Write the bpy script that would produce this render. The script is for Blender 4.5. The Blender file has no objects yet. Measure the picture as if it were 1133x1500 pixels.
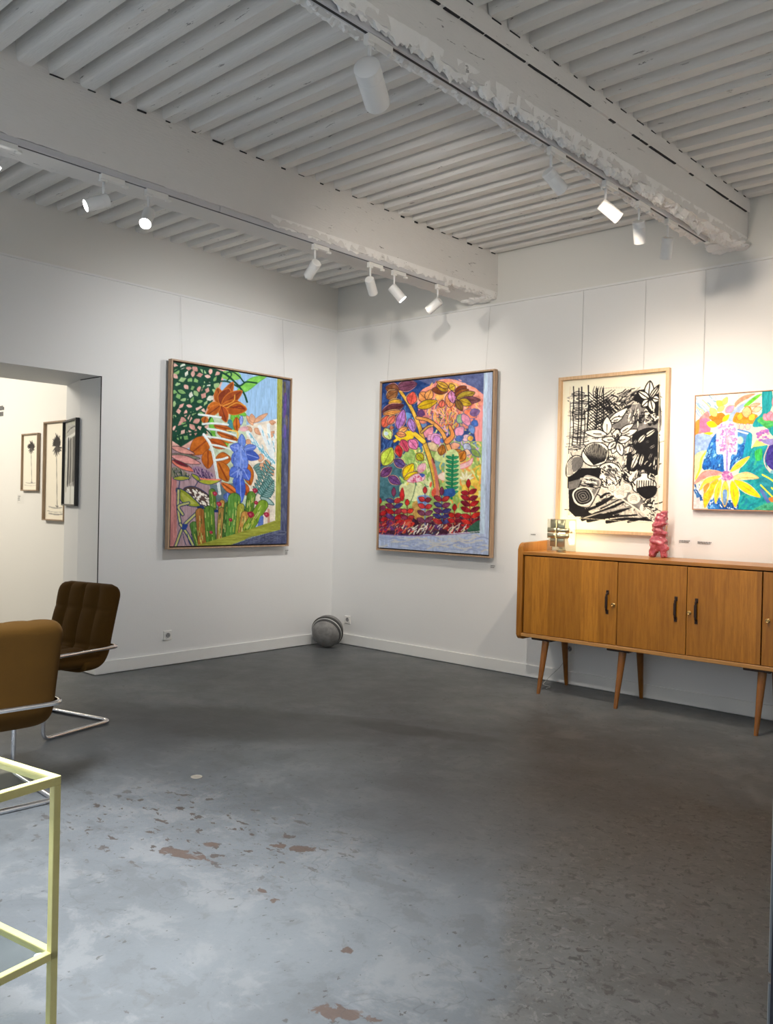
import bpy, bmesh, math, random
import numpy as np
from mathutils import Vector, Matrix

rnd = random.Random(4)
C = bpy.context.scene.collection
PI = math.pi

# ---------------------------------------------------------------- object helpers
def obj(name, bm, m, parent=None, smooth=False, loc=None, rot=None):
    me = bpy.data.meshes.new(name)
    if isinstance(bm, bpy.types.Mesh):
        me = bm
    else:
        bmesh.ops.recalc_face_normals(bm, faces=bm.faces)
        bm.to_mesh(me); bm.free()
    me.name = name
    if smooth:
        for p in me.polygons:
            p.use_smooth = True
    o = bpy.data.objects.new(name, me)
    C.objects.link(o)
    if m:
        if not me.materials:
            me.materials.append(m)
    if parent:
        o.parent = parent
    if loc is not None:
        o.location = loc
    if rot is not None:
        o.rotation_euler = rot
    return o


def thing(name, label, cat, loc=(0, 0, 0), rotz=0., group=None):
    o = bpy.data.objects.new(name, None)
    C.objects.link(o)
    o.empty_display_size = .05
    o.location = loc; o.rotation_euler = (0, 0, rotz)
    return tag(o, label, cat, group)


def tag(o, label, cat, group=None):
    o['label'] = label; o['category'] = cat
    if group:
        o['group'] = group
    return o


def struct(name, bm, m, label=None, smooth=False):
    o = obj(name, bm, m, smooth=smooth)
    o['kind'] = 'structure'
    if label:
        o['label'] = label
    return o


def auto_smooth(o, deg=35):
    me = o.data
    for p in me.polygons:
        p.use_smooth = True
    me.update()
    b = bmesh.new(); b.from_mesh(me)
    for e in b.edges:
        e.smooth = not (len(e.link_faces) == 2 and e.calc_face_angle(0) > math.radians(deg))
    b.to_mesh(me); b.free()
    return o


def B():
    return bmesh.new()


def box(bm, a, b, bev=0., seg=2, M=None):
    a = Vector(a); b = Vector(b)
    r = bmesh.ops.create_cube(bm, size=1.)
    vs = r['verts']
    s = b - a; c = (a + b) / 2
    for v in vs:
        v.co = Vector((v.co.x * s.x + c.x, v.co.y * s.y + c.y, v.co.z * s.z + c.z))
    if bev > 0:
        es = list({e for v in vs for e in v.link_edges})
        r = bmesh.ops.bevel(bm, geom=es, offset=bev, segments=seg, profile=.5, affect='EDGES')
        vs = list({v for f in r['faces'] for v in f.verts} | {v for v in vs if v.is_valid})
    if M is not None:
        allv = set(vs)
        for v in list(allv):
            for f in v.link_faces:
                allv.update(f.verts)
        for v in allv:
            v.co = M @ v.co
    return vs


def prism(bm, poly, z0, z1, M=None):
    """extrude an xy polygon from z0 to z1"""
    lo = [bm.verts.new((x, y, z0)) for x, y in poly]
    hi = [bm.verts.new((x, y, z1)) for x, y in poly]
    n = len(poly)
    bm.faces.new(lo[::-1]); bm.faces.new(hi)
    for i in range(n):
        bm.faces.new((lo[i], lo[(i + 1) % n], hi[(i + 1) % n], hi[i]))
    if M is not None:
        for v in lo + hi:
            v.co = M @ v.co


def lathe(bm, prof, n=24, M=None, cap=True):
    """revolve (r, z) profile round z"""
    rings = []
    for r, z in prof:
        rings.append([bm.verts.new((r * math.cos(2 * PI * i / n), r * math.sin(2 * PI * i / n), z)) for i in range(n)])
    for a, b in zip(rings, rings[1:]):
        for i in range(n):
            bm.faces.new((a[i], a[(i + 1) % n], b[(i + 1) % n], b[i]))
    if cap:
        bm.faces.new(rings[0][::-1]); bm.faces.new(rings[-1])
    if M is not None:
        for r in rings:
            for v in r:
                v.co = M @ v.co
    return rings


def fillet(pts, rad, n=6):
    """round the corners of a polyline"""
    P = [Vector(p) for p in pts]
    out = [P[0]]
    for i in range(1, len(P) - 1):
        a, b, c = P[i - 1], P[i], P[i + 1]
        d1 = (a - b); d2 = (c - b)
        r = min(rad, d1.length * .49, d2.length * .49)
        p0 = b + d1.normalized() * r; p1 = b + d2.normalized() * r
        for k in range(n + 1):
            t = k / n
            out.append(p0 * (1 - t) ** 2 + b * 2 * t * (1 - t) + p1 * t * t)
    out.append(P[-1])
    return out


def tube(bm, pts, r, n=12, closed=False, r2=None):
    P = [Vector(p) for p in pts]
    m = len(P)
    rings = []
    prev = None
    for i in range(m):
        if closed:
            t = (P[(i + 1) % m] - P[i - 1]).normalized()
        else:
            t = (P[min(i + 1, m - 1)] - P[max(i - 1, 0)]).normalized()
        if prev is None:
            a = Vector((0, 0, 1)) if abs(t.z) < .9 else Vector((1, 0, 0))
            u = t.cross(a).normalized()
        else:
            u = (prev - t * prev.dot(t)).normalized()
        prev = u
        w = t.cross(u)
        rr = r if r2 is None else r + (r2 - r) * i / (m - 1)
        rings.append([bm.verts.new(P[i] + (u * math.cos(2 * PI * k / n) + w * math.sin(2 * PI * k / n)) * rr) for k in range(n)])
    for i in range(m if closed else m - 1):
        a, b = rings[i], rings[(i + 1) % m]
        for k in range(n):
            bm.faces.new((a[k], a[(k + 1) % n], b[(k + 1) % n], b[k]))
    if not closed:
        bm.faces.new(rings[0][::-1]); bm.faces.new(rings[-1])


# ---------------------------------------------------------------- material helpers
def s2l(c):
    return tuple(((v / 255) / 12.92 if v / 255 <= .04045 else ((v / 255 + .055) / 1.055) ** 2.4) for v in c)


class NT:
    """small builder for node materials"""
    def __init__(s, name):
        s.m = bpy.data.materials.new(name); s.m.use_nodes = True
        s.t = s.m.node_tree; s.n = s.t.nodes; s.l = s.t.links
        s.bsdf = s.n['Principled BSDF']

    def set(s, sock, v):
        if hasattr(v, 'is_output'):
            s.l.new(v, sock)
        elif isinstance(v, (tuple, list)) and len(v) == 3 and sock.type == 'RGBA':
            sock.default_value = (*v, 1)
        else:
            sock.default_value = v

    def node(s, typ, out=0, props=None, **kw):
        n = s.n.new(typ)
        for k, v in (props or {}).items():
            setattr(n, k, v)
        for k, v in kw.items():
            key = int(k[1:]) if k[0] == '_' and k[1:].isdigit() else k.replace('_', ' ')
            s.set(n.inputs[key], v)
        return n.outputs[out]

    def P(s, **kw):
        for k, v in kw.items():
            s.set(s.bsdf.inputs[k.replace('_', ' ')], v)
        return s

    def math(s, op, a, b=0., c=0., clamp=False):
        return s.node('ShaderNodeMath', props={'operation': op, 'use_clamp': clamp}, _0=a, _1=b, _2=c)

    def mix(s, f, a, b, typ='MIX'):
        n = s.n.new('ShaderNodeMix'); n.data_type = 'RGBA'; n.blend_type = typ
        s.set(n.inputs[0], f); s.set(n.inputs[6], a); s.set(n.inputs[7], b)
        return n.outputs[2]

    def ramp(s, f, stops, interp='LINEAR'):
        n = s.n.new('ShaderNodeValToRGB'); s.l.new(f, n.inputs[0])
        r = n.color_ramp; r.interpolation = interp
        while len(r.elements) < len(stops):
            r.elements.new(.5)
        for e, (p, c) in zip(r.elements, stops):
            e.position = p
            e.color = (c, c, c, 1) if isinstance(c, (int, float)) else (*c, 1)
        return n.outputs[0]

    def step(s, x, a, b):
        """smooth 0..1 as x goes from a to b"""
        return s.node('ShaderNodeMapRange', props={'interpolation_type': 'SMOOTHSTEP'}, Value=x, From_Min=a, From_Max=b, To_Min=0., To_Max=1.)

    def pos(s, kind='Object'):
        if kind == 'World':
            return s.node('ShaderNodeNewGeometry')
        return s.node('ShaderNodeTexCoord', out=3)

    def map(s, vec, scale=(1, 1, 1), loc=(0, 0, 0), rot=(0, 0, 0)):
        return s.node('ShaderNodeMapping', Vector=vec, Scale=scale, Location=loc, Rotation=rot)

    def noise(s, vec, scale=5., detail=4., rough=.5, dist=0.):
        return s.node('ShaderNodeTexNoise', Vector=vec, Scale=scale, Detail=detail, Roughness=rough, Distortion=dist)

    def bump(s, h, strength=.2, dist=.01):
        v = s.node('ShaderNodeBump', Height=h, Strength=strength, Distance=dist)
        s.l.new(v, s.bsdf.inputs['Normal'])
        return s


def plain(name, col, rough=.5, metal=0., **kw):
    t = NT(name); t.P(Base_Color=col, Roughness=rough, Metallic=metal, **kw)
    return t.m


M = {}
# ---- walls: matt emulsion, the strip above the hanging rail a creamier coat
def wall_mat(name, low, high, zs):
    t = NT(name)
    p = t.pos('World')
    xyz = t.n.new('ShaderNodeSeparateXYZ'); t.l.new(p, xyz.inputs[0])
    n = t.noise(p, 1.3, 3)
    n2 = t.noise(p, 60, 3)
    z = t.step(xyz.outputs[2], zs - .003, zs + .003)
    c = t.mix(z, low, high)
    c = t.mix(t.math('MULTIPLY', n, .10), c, (low[0] * .8, low[1] * .8, low[2] * .8))
    t.P(Base_Color=c, Roughness=.62)
    t.bump(t.math('ADD', n2, t.math('MULTIPLY', t.noise(p, 7, 2), 2.)), .12, .004)
    return t.m


M['wall'] = wall_mat('wall_emulsion', (.80, .80, .79), (.74, .73, .69), 3.255)
M['annex'] = plain('annex_emulsion', (.84, .82, .77), .6)
M['trimwhite'] = plain('trim_gloss_white', (.80, .80, .78), .35)
M['joint'] = plain('dark_joint', (.02, .02, .022), .8)


def old_paint(name, col, crackdir):
    """thick old whitewash with dark flecks where it has flaked along the edges"""
    t = NT(name)
    p = t.pos('World')
    n = t.noise(p, 9, 5, .6)
    fl = t.noise(t.map(p, crackdir), 14, 6, .7, .4)
    patch = t.noise(p, 1.6, 2)
    f = t.math('MULTIPLY', t.step(fl, .635, .655), t.step(patch, .44, .56))
    c = t.mix(t.math('MULTIPLY', n, .25), col, tuple(v * .78 for v in col))
    c = t.mix(t.math('MULTIPLY', f, .8), c, (.10, .09, .085))
    t.P(Base_Color=c, Roughness=.7)
    t.bump(t.math('ADD', t.math('MULTIPLY', n, .7), t.noise(t.map(p, crackdir), 40, 3)), .35, .006)
    return t.m


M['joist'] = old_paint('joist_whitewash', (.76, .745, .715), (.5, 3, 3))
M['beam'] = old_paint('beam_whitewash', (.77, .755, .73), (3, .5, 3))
M['boards'] = old_paint('ceiling_board_shaded_wash', (.56, .55, .54), (1, 3, 1))  # toned down below the joists to deepen the shade in the gaps
M['rubble'] = old_paint('broken_plaster_lit_wash', (.90, .89, .87), (2, 2, 2))  # paler than the beam: the light from below is put into its colour

# ---- floor: worn grey painted concrete
def floor_mat():
    t = NT('worn_painted_concrete')
    p = t.pos('World')
    xyz = t.n.new('ShaderNodeSeparateXYZ'); t.l.new(p, xyz.inputs[0])
    X, Y = xyz.outputs[0], xyz.outputs[1]
    n_big = t.noise(p, .9, 4, .55, .3)
    n_mid = t.noise(p, 4.5, 7, .66, .15)
    n_fine = t.noise(p, 45, 5, .65)
    n_w = t.noise(p, 2.2, 5, .6)
    n_c = t.noise(p, 16, 5, .65, .6)
    n_cl = t.noise(p, 3.2, 9, .72, .25)

    def spot(cx, cy, rx, ry, rot=0., edge=.5, wob=.9, nz=None):
        ca, sa = math.cos(rot), math.sin(rot)
        dx = t.math('SUBTRACT', X, cx); dy = t.math('SUBTRACT', Y, cy)
        u = t.math('ADD', t.math('MULTIPLY', dx, ca / rx), t.math('MULTIPLY', dy, sa / rx))
        v = t.math('SUBTRACT', t.math('MULTIPLY', dy, ca / ry), t.math('MULTIPLY', dx, sa / ry))
        d = t.math('SQRT', t.math('ADD', t.math('MULTIPLY', u, u), t.math('MULTIPLY', v, v)))
        d = t.math('ADD', d, t.math('MULTIPLY', t.math('SUBTRACT', nz or n_w, .5), wob))
        return t.step(d, 1. + edge / 2, 1. - edge / 2)

    base = t.mix(t.step(n_big, .35, .65), (.086, .093, .098), (.112, .121, .127))
    base = t.mix(t.math('MULTIPLY', t.step(n_mid, .45, .75), .35), base, (.125, .134, .142))
    base = t.mix(t.math('MULTIPLY', t.step(n_fine, .55, .8), .3), base, (.055, .058, .061))
    base = t.mix(t.math('MULTIPLY', t.step(n_cl, .50, .60), .55), base, (.155, .158, .158))
    base = t.mix(t.math('MULTIPLY', t.step(n_cl, .46, .40), .45), base, (.070, .073, .075))
    base = t.mix(t.math('MULTIPLY', t.step(t.noise(p, 9, 7, .75, 1.2), .57, .66), .4), base, (.065, .062, .058))
    # dark stains and broader darker patches
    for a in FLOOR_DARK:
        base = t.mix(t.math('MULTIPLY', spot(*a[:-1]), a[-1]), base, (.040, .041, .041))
    # warm worn field by the entrance
    for a in FLOOR_WORN:
        m = spot(*a[:-1])
        tex = t.mix(t.step(n_mid, .35, .7), (.078, .076, .071), (.122, .119, .111))
        tex = t.mix(t.math('MULTIPLY', t.step(t.noise(p, 20, 6, .75, 1.2), .52, .62), .8), tex, (.150, .143, .132))
        tex = t.mix(t.math('MULTIPLY', t.step(t.noise(p, 26, 5, .7, .8), .54, .62), .85), tex, (.034, .032, .029))
        base = t.mix(t.math('MULTIPLY', m, a[-1]), base, tex)
    # paint chips
    chip = t.noise(t.map(p, (1, 1.6, 1)), 13, 4, .6, .3)
    chips = t.step(chip, .60, .62)
    zone = spot(3.25, -4.02, .8, .45, .3, 1.2)
    base = t.mix(t.math('MULTIPLY', chips, zone), base, (.048, .038, .033))
    chip2 = t.noise(t.map(p, (1.3, 1, 1)), 22, 3, .6)
    base = t.mix(t.math('MULTIPLY', t.step(chip2, .665, .685), .8), base, (.04, .037, .034))
    for cx, cy, rx, ry, rot in FLOOR_CHIPS:
        base = t.mix(spot(cx, cy, rx, ry, rot, .2, 4.2, n_c), base, (.066, .046, .037))
    # scuffed lighter streaks
    st = t.noise(t.map(p, (.6, 4, 1), rot=(0, 0, .5)), 5, 5, .6)
    base = t.mix(t.math('MULTIPLY', t.step(st, .60, .72), .25), base, (.17, .178, .185))
    # hairline cracks
    vor = t.node('ShaderNodeTexVoronoi', props={'feature': 'DISTANCE_TO_EDGE'}, Vector=t.node('ShaderNodeVectorMath', props={'operation': 'ADD'}, _0=p, _1=t.node('ShaderNodeTexNoise', out=1, Vector=p, Scale=3., Detail=4.)), Scale=.55)
    base = t.mix(t.math('MULTIPLY', t.step(vor, .0035, .001), .25), base, (.03, .03, .03))
    r = t.math('ADD', .34, t.math('MULTIPLY', n_mid, .22))
    t.P(Base_Color=base, Roughness=r)
    t.bump(t.math('ADD', t.math('MULTIPLY', n_mid, 1.), t.math('MULTIPLY', n_fine, .35)), .22, .006)
    return t.m


# ---- woods
def wood(name, c1, c2, axis='z', rough=.4, bands=0.):
    t = NT(name)
    p = t.pos()
    sc = {'x': (.6, 9, 9), 'y': (9, .6, 9), 'z': (9, 9, .6)}[axis]
    g = t.noise(t.map(p, sc), 7, 6, .6, .35)
    fine = t.noise(t.map(p, tuple(v * 6 for v in sc)), 9, 3, .6)
    c = t.mix(t.step(g, .32, .68), c1, c2)
    c = t.mix(t.math('MULTIPLY', t.step(fine, .5, .75), .35), c, tuple(v * .55 for v in c1))
    if bands:
        xyz = t.n.new('ShaderNodeSeparateXYZ'); t.l.new(p, xyz.inputs[0])
        fl = t.math('FLOOR', t.math('MULTIPLY', xyz.outputs[0], bands))
        w = t.node('ShaderNodeTexWhiteNoise', props={'noise_dimensions': '1D'}, W=fl)
        c = t.mix(t.math('MULTIPLY', w, .5), c, tuple(v * .62 for v in c1))
    t.P(Base_Color=c, Roughness=rough)
    t.bump(fine, .08, .002)
    return t.m


M['oak_door'] = wood('honey_oak_veneer', (.35, .132, .010), (.50, .208, .020), 'z', .34, 7.)
M['oak_case'] = wood('oak_case', (.28, .103, .009), (.38, .155, .020), 'z', .36)
M['oak_top'] = wood('oak_top', (.30, .118, .017), (.41, .178, .034), 'x', .34)
M['oak_edge'] = wood('oak_light_edge', (.42, .20, .05), (.50, .26, .085), 'x', .4)
M['oak_leg'] = wood('oak_leg', (.20, .068, .006), (.27, .100, .012), 'z', .34)
M['dark_wood'] = wood('dark_stained_block', (.035, .016, .01), (.06, .03, .018), 'x', .5)
M['frame_tan'] = wood('tan_wood_frame', (.36, .23, .14), (.46, .31, .20), 'z', .5)
M['frame_oak'] = wood('natural_oak_frame', (.62, .41, .23), (.72, .50, .30), 'z', .45)
M['frame_slim'] = wood('slim_wood_frame', (.50, .27, .16), (.60, .35, .22), 'z', .45)
M['frame_walnut'] = wood('greyed_oak_frame', (.28, .20, .13), (.38, .28, .19), 'z', .5)
M['frame_black'] = plain('black_lacquer_frame', (.012, .012, .014), .35)
M['shadow_gap'] = plain('dark_brown_backing', (.035, .018, .014), .7)
M['paper'] = plain('cream_mount', (.84, .79, .68), .7)
M['canvas_edge'] = plain('raw_canvas_edge', (.45, .40, .36), .8)

# ---- metals, plastics, cloth
M['chrome'] = plain('chrome_tube', (.80, .80, .82), .10, 1.)
M['steel'] = plain('brushed_steel', (.58, .55, .38), .32, 1.)
M['brass'] = plain('old_brass', (.55, .38, .16), .35, 1.)
M['bronze'] = plain('dark_bronze', (.045, .028, .022), .4, .6)
M['white_metal'] = plain('white_powder_coat', (.80, .80, .79), .38)
M['rail_metal'] = plain('white_track_aluminium', (.60, .60, .62), .35, .1)
M['slot'] = plain('black_track_slot', (.008, .008, .012), .5)
M['plastic'] = plain('white_plastic', (.80, .79, .76), .35)
M['socket_dark'] = plain('socket_hole_dark', (.02, .02, .02), .6)
M['cord'] = plain('clear_grey_cord', (.50, .50, .48), .4)
M['wire'] = plain('nylon_hanging_wire', (.62, .62, .60), .4)
M['ink'] = plain('caption_ink', (.16, .16, .16), .7)
M['navy'] = plain('dark_navy_lacquer', (.003, .004, .014), .6, Specular_IOR_Level=.2)
M['gasket'] = plain('grey_door_edge', (.20, .21, .21), .6)


def brown_fabric():
    t = NT('brown_velour')
    p = t.pos()
    n = t.noise(p, 6, 4, .6); f = t.noise(p, 240, 2)
    c = t.mix(n, (.052, .0225, .0012), (.078, .035, .0026))
    t.P(Base_Color=c, Roughness=.9, Specular_IOR_Level=.2, Sheen_Weight=.06, Sheen_Roughness=.5, Sheen_Tint=(.8, .45, .15))
    t.bump(f, .25, .002)
    return t.m


M['fabric'] = brown_fabric()


def yellow_paint():
    t = NT('pale_yellow_lacquered_steel')
    p = t.pos()
    n = t.noise(p, 30, 4, .6)
    t.P(Base_Color=t.mix(n, (.52, .46, .18), (.62, .56, .25)), Roughness=.38, Metallic=.25)
    t.bump(n, .06, .002)
    return t.m


M['yellow'] = yellow_paint()


def stone_ball():
    t = NT('weathered_grey_shell')
    p = t.pos()
    n = t.noise(p, 18, 6, .65, .4)
    t.P(Base_Color=t.mix(t.step(n, .3, .7), (.17, .165, .16), (.26, .255, .245)), Roughness=.5)
    t.bump(n, .15, .004)
    return t.m


M['ball'] = stone_ball()
M['ball_rim'] = plain('dark_rubber_rim', (.05, .05, .048), .35)


def glaze():
    t = NT('raspberry_glaze')
    p = t.pos()
    n = t.noise(p, 26, 6, .7, .8)
    c = t.mix(t.step(n, .42, .62), (.34, .045, .065), (.52, .105, .135))
    c = t.mix(t.step(t.noise(p, 34, 4, .6, .5), .62, .70), c, (.70, .36, .36))
    c = t.mix(t.step(t.noise(p, 22, 5, .6, .8), .64, .70), c, (.05, .012, .025))
    t.P(Base_Color=c, Roughness=.2, Coat_Weight=.6, Coat_Roughness=.08)
    t.bump(n, .5, .01)
    return t.m


M['glaze'] = glaze()


def glass(name, col, rough=0., alpha=None, ior=1.45):
    t = NT(name)
    t.P(Base_Color=col, Roughness=rough, IOR=ior, Transmission_Weight=1.)
    return t.m


def sheet(name, tint, refl=.06):
    """thin clear sheet: passes light straight through and adds a faint mirror"""
    t = NT(name)
    out = t.n['Material Output']
    tr = t.n.new('ShaderNodeBsdfTransparent'); tr.inputs[0].default_value = (*tint, 1)
    gl = t.n.new('ShaderNodeBsdfGlossy'); gl.inputs['Roughness'].default_value = .02
    lw = t.n.new('ShaderNodeLayerWeight'); lw.inputs[0].default_value = .25
    k = t.math('ADD', t.math('MULTIPLY', t.math('POWER', lw.outputs[1], 3.), .6), refl)
    mx = t.n.new('ShaderNodeMixShader')
    t.l.new(k, mx.inputs[0]); t.l.new(tr.outputs[0], mx.inputs[1]); t.l.new(gl.outputs[0], mx.inputs[2])
    t.l.new(mx.outputs[0], out.inputs['Surface'])
    t.n.remove(t.bsdf)
    return t.m


M['table_glass'] = sheet('clear_table_glass', (.90, .93, .92))
M['acrylic'] = sheet('clear_acrylic', (.93, .93, .90))
M['card'] = sheet('clear_acrylic_card', (.985, .985, .985), .015)


def glow(name, col, e):
    t = NT(name)
    t.P(Base_Color=(.8, .8, .8), Emission_Color=col, Emission_Strength=e)
    return t.m


M['lens_on'] = glow('lit_lamp_lens', (1., .95, .88), 26.)
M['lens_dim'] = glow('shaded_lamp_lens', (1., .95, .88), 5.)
M['bulb'] = glow('warm_bulb', (1., .86, .46), 22.)


def paint_mat():
    t = NT('brushed_paint')
    a = t.n.new('ShaderNodeAttribute'); a.attribute_name = 'paint'
    p = t.pos()
    n = t.noise(p, 70, 4, .6, .5)
    t.P(Base_Color=a.outputs[0], Roughness=.6, Specular_IOR_Level=.18)
    t.bump(n, .12, .003)
    return t.m


M['paint'] = paint_mat()
# ---------------------------------------------------------------- painted pictures
# A picture is drawn stroke by stroke into a small grid of paint, which then colours the points of a finely divided canvas.
def value_noise(h, w, sy, sx, rng):
    gh, gw = int(h / sy) + 3, int(w / sx) + 3
    g = rng.random((gh, gw)).astype(np.float32)
    y = np.arange(h) / sy; x = np.arange(w) / sx
    y0 = y.astype(int); x0 = x.astype(int)
    fy = (y - y0)[:, None]; fx = (x - x0)[None, :]
    fy = fy * fy * (3 - 2 * fy); fx = fx * fx * (3 - 2 * fx)
    a = g[y0][:, x0]; b = g[y0][:, x0 + 1]; c = g[y0 + 1][:, x0]; d = g[y0 + 1][:, x0 + 1]
    return (a * (1 - fx) + b * fx) * (1 - fy) + (c * (1 - fx) + d * fx) * fy


def spline(pts, n=8, closed=False):
    p = np.array(pts, float)
    if len(p) < 3:
        return p
    if closed:
        q = np.vstack([p[-1], p, p[0], p[1]])
    else:
        q = np.vstack([2 * p[0] - p[1], p, 2 * p[-1] - p[-2]])
    out = []
    t = np.linspace(0, 1, n, endpoint=False)[:, None]
    for i in range(1, len(q) - 2):
        a, b, c, d = q[i - 1], q[i], q[i + 1], q[i + 2]
        out.append(.5 * (2 * b + (c - a) * t + (2 * a - 5 * b + 4 * c - d) * t * t + (3 * b - a - 3 * c + d) * t ** 3))
    if not closed:
        out.append(p[-1:])
    return np.vstack(out)


class Art:
    def __init__(s, w, h, bg, seed=1):
        s.w, s.h = w, h
        s.rng = np.random.default_rng(seed)
        s.im = np.empty((h, w, 3), np.float32); s.im[:] = bg
        s.nv = value_noise(h, w, 60, 5, s.rng) * .6 + value_noise(h, w, 14, 3, s.rng) * .4 - .5
        s.nh = value_noise(h, w, 5, 60, s.rng) * .6 + value_noise(h, w, 3, 14, s.rng) * .4 - .5
        s.nb = value_noise(h, w, 22, 22, s.rng) * .6 + value_noise(h, w, 7, 7, s.rng) * .4 - .5

    def _put(s, x0, y0, m, c, st, tex):
        h, w = m.shape
        c = np.array(c, np.float32)
        n = {'v': s.nv, 'h': s.nh, 'b': s.nb}[tex][y0:y0 + h, x0:x0 + w, None]
        col = c + n * st * (44 + c * .34)
        r = s.im[y0:y0 + h, x0:x0 + w]
        s.im[y0:y0 + h, x0:x0 + w] = r * (1 - m[..., None]) + col * m[..., None]

    def fill(s, c, pts, smooth=True, st=.5, tex='b', oc=None, ow=3, a=1.0):
        p = spline(pts, 6, True) if smooth else np.array(pts, float)
        x0 = max(0, int(p[:, 0].min()) - 1); x1 = min(s.w, int(p[:, 0].max()) + 2)
        y0 = max(0, int(p[:, 1].min()) - 1); y1 = min(s.h, int(p[:, 1].max()) + 2)
        if x1 <= x0 or y1 <= y0:
            return
        X, Y = np.meshgrid(np.arange(x0, x1), np.arange(y0, y1))
        m = np.zeros(X.shape, bool)
        for i in range(len(p)):
            (ax, ay), (bx, by) = p[i - 1], p[i]
            if ay == by:
                continue
            m ^= ((ay > Y) != (by > Y)) & (X < (bx - ax) * (Y - ay) / (by - ay) + ax)
        s._put(x0, y0, m.astype(np.float32) * a, c, st, tex)
        if oc is not None:
            s.line(oc, ow, np.vstack([p, p[:1]]), smooth=False)

    def line(s, c, w, pts, smooth=True, w2=None, st=.3, tex='b', a=1.0):
        p = spline(pts, 6) if smooth else np.array(pts, float)
        w2 = w if w2 is None else w2
        n = len(p) - 1
        mw = max(w, w2) / 2 + 2
        x0 = max(0, int(p[:, 0].min() - mw)); x1 = min(s.w, int(p[:, 0].max() + mw) + 1)
        y0 = max(0, int(p[:, 1].min() - mw)); y1 = min(s.h, int(p[:, 1].max() + mw) + 1)
        if x1 <= x0 or y1 <= y0:
            return
        m = np.zeros((y1 - y0, x1 - x0), np.float32)
        for i in range(n):
            A, B = p[i], p[i + 1]
            hw = (w + (w2 - w) * (i + .5) / n) / 2
            sx0 = max(x0, int(min(A[0], B[0]) - hw - 2)); sx1 = min(x1, int(max(A[0], B[0]) + hw + 3))
            sy0 = max(y0, int(min(A[1], B[1]) - hw - 2)); sy1 = min(y1, int(max(A[1], B[1]) + hw + 3))
            if sx1 <= sx0 or sy1 <= sy0:
                continue
            X, Y = np.meshgrid(np.arange(sx0, sx1), np.arange(sy0, sy1))
            d = B - A; L = max(1e-6, d @ d)
            t = np.clip(((X - A[0]) * d[0] + (Y - A[1]) * d[1]) / L, 0, 1)
            dist = np.hypot(X - A[0] - t * d[0], Y - A[1] - t * d[1])
            r = m[sy0 - y0:sy1 - y0, sx0 - x0:sx1 - x0]
            np.maximum(r, np.clip(hw - dist + .5, 0, 1), out=r)
        s._put(x0, y0, m * a, c, st, tex)

    def leaf(s, c, a, b, w, oc=None, ow=3, vein=None, vw=3, bend=0., st=.5, inner=None):
        a = np.array(a, float); b = np.array(b, float)
        d = b - a; n = np.array([-d[1], d[0]]); n /= max(1e-6, np.hypot(*n))
        k = n * bend
        pts = [a, a + d * .25 + n * w * .42 + k * .6, a + d * .6 + n * w * .47 + k, b,
               a + d * .6 - n * w * .47 + k, a + d * .25 - n * w * .42 + k * .6]
        s.fill(c, pts, st=st, oc=oc, ow=ow)
        if inner is not None:
            q = [a + d * .2, a + d * .4 + n * w * .22 + k, a + d * .65 + n * w * .24 + k, a + d * .85,
                 a + d * .65 - n * w * .2 + k, a + d * .4 - n * w * .2 + k]
            s.fill(inner, q, st=st)
        if vein is not None:
            s.line(vein, vw, [a + d * .08, a + d * .5 + k * 1.1, a + d * .92])

    def dot(s, c, x, y, r, r2=None, st=.3, oc=None, ow=2):
        r2 = r2 or r
        t = np.linspace(0, 2 * np.pi, 10, endpoint=False)
        s.fill(c, np.c_[x + r * np.cos(t), y + r2 * np.sin(t)], smooth=False, st=st, oc=oc, ow=ow)

    def inside(s, pts, n):
        p = np.array(pts, float); out = []
        lo, hi = p.min(0), p.max(0)
        while len(out) < n:
            x, y = lo + (hi - lo) * s.rng.random(2)
            m = False
            for i in range(len(p)):
                (ax, ay), (bx, by) = p[i - 1], p[i]
                if (ay > y) != (by > y) and x < (bx - ax) * (y - ay) / (by - ay) + ax:
                    m = not m
            if m:
                out.append((x, y))
        return out

    def scribble(s, c, pts, n, ln, w, ang=None, spread=.5, st=.2, cols=None):
        for x, y in s.inside(pts, n):
            t = (s.rng.random() * 6.28) if ang is None else ang + (s.rng.random() - .5) * spread
            l = ln * (.5 + s.rng.random())
            cc = c if cols is None else cols[int(s.rng.integers(len(cols)))]
            k = (s.rng.random() - .5) * l * .4
            dx, dy = np.cos(t) * l / 2, np.sin(t) * l / 2
            s.line(cc, w * (.6 + .8 * s.rng.random()), [(x - dx, y - dy), (x - dy / l * k * 2, y + dx / l * k * 2), (x + dx, y + dy)], st=st)

    def sample(s, quad, nw, nh, flip=False):
        # quad: corners TL TR BR BL of the picture in the drawing; returns nh x nw x 3, row 0 = top
        src = np.array([[0, 0], [1, 0], [1, 1], [0, 1]], float); dst = np.array(quad, float)
        A = []; B = []
        for (x, y), (u, v) in zip(src, dst):
            A.append([x, y, 1, 0, 0, 0, -u * x, -u * y]); B.append(u)
            A.append([0, 0, 0, x, y, 1, -v * x, -v * y]); B.append(v)
        H = np.append(np.linalg.solve(np.array(A), np.array(B)), 1).reshape(3, 3)
        acc = 0
        for oy in (.25, .75):
            for ox in (.25, .75):
                x = (np.arange(nw) + ox) / nw; y = (np.arange(nh) + oy) / nh
                X, Y = np.meshgrid(x, y)
                q = H @ np.stack([X.ravel(), Y.ravel(), np.ones(X.size)])
                u = np.clip(np.round(q[0] / q[2]).astype(int), 0, s.w - 1); v = np.clip(np.round(q[1] / q[2]).astype(int), 0, s.h - 1)
                acc = acc + s.im[v, u]
        return (acc / 4).reshape(nh, nw, 3)


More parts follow.
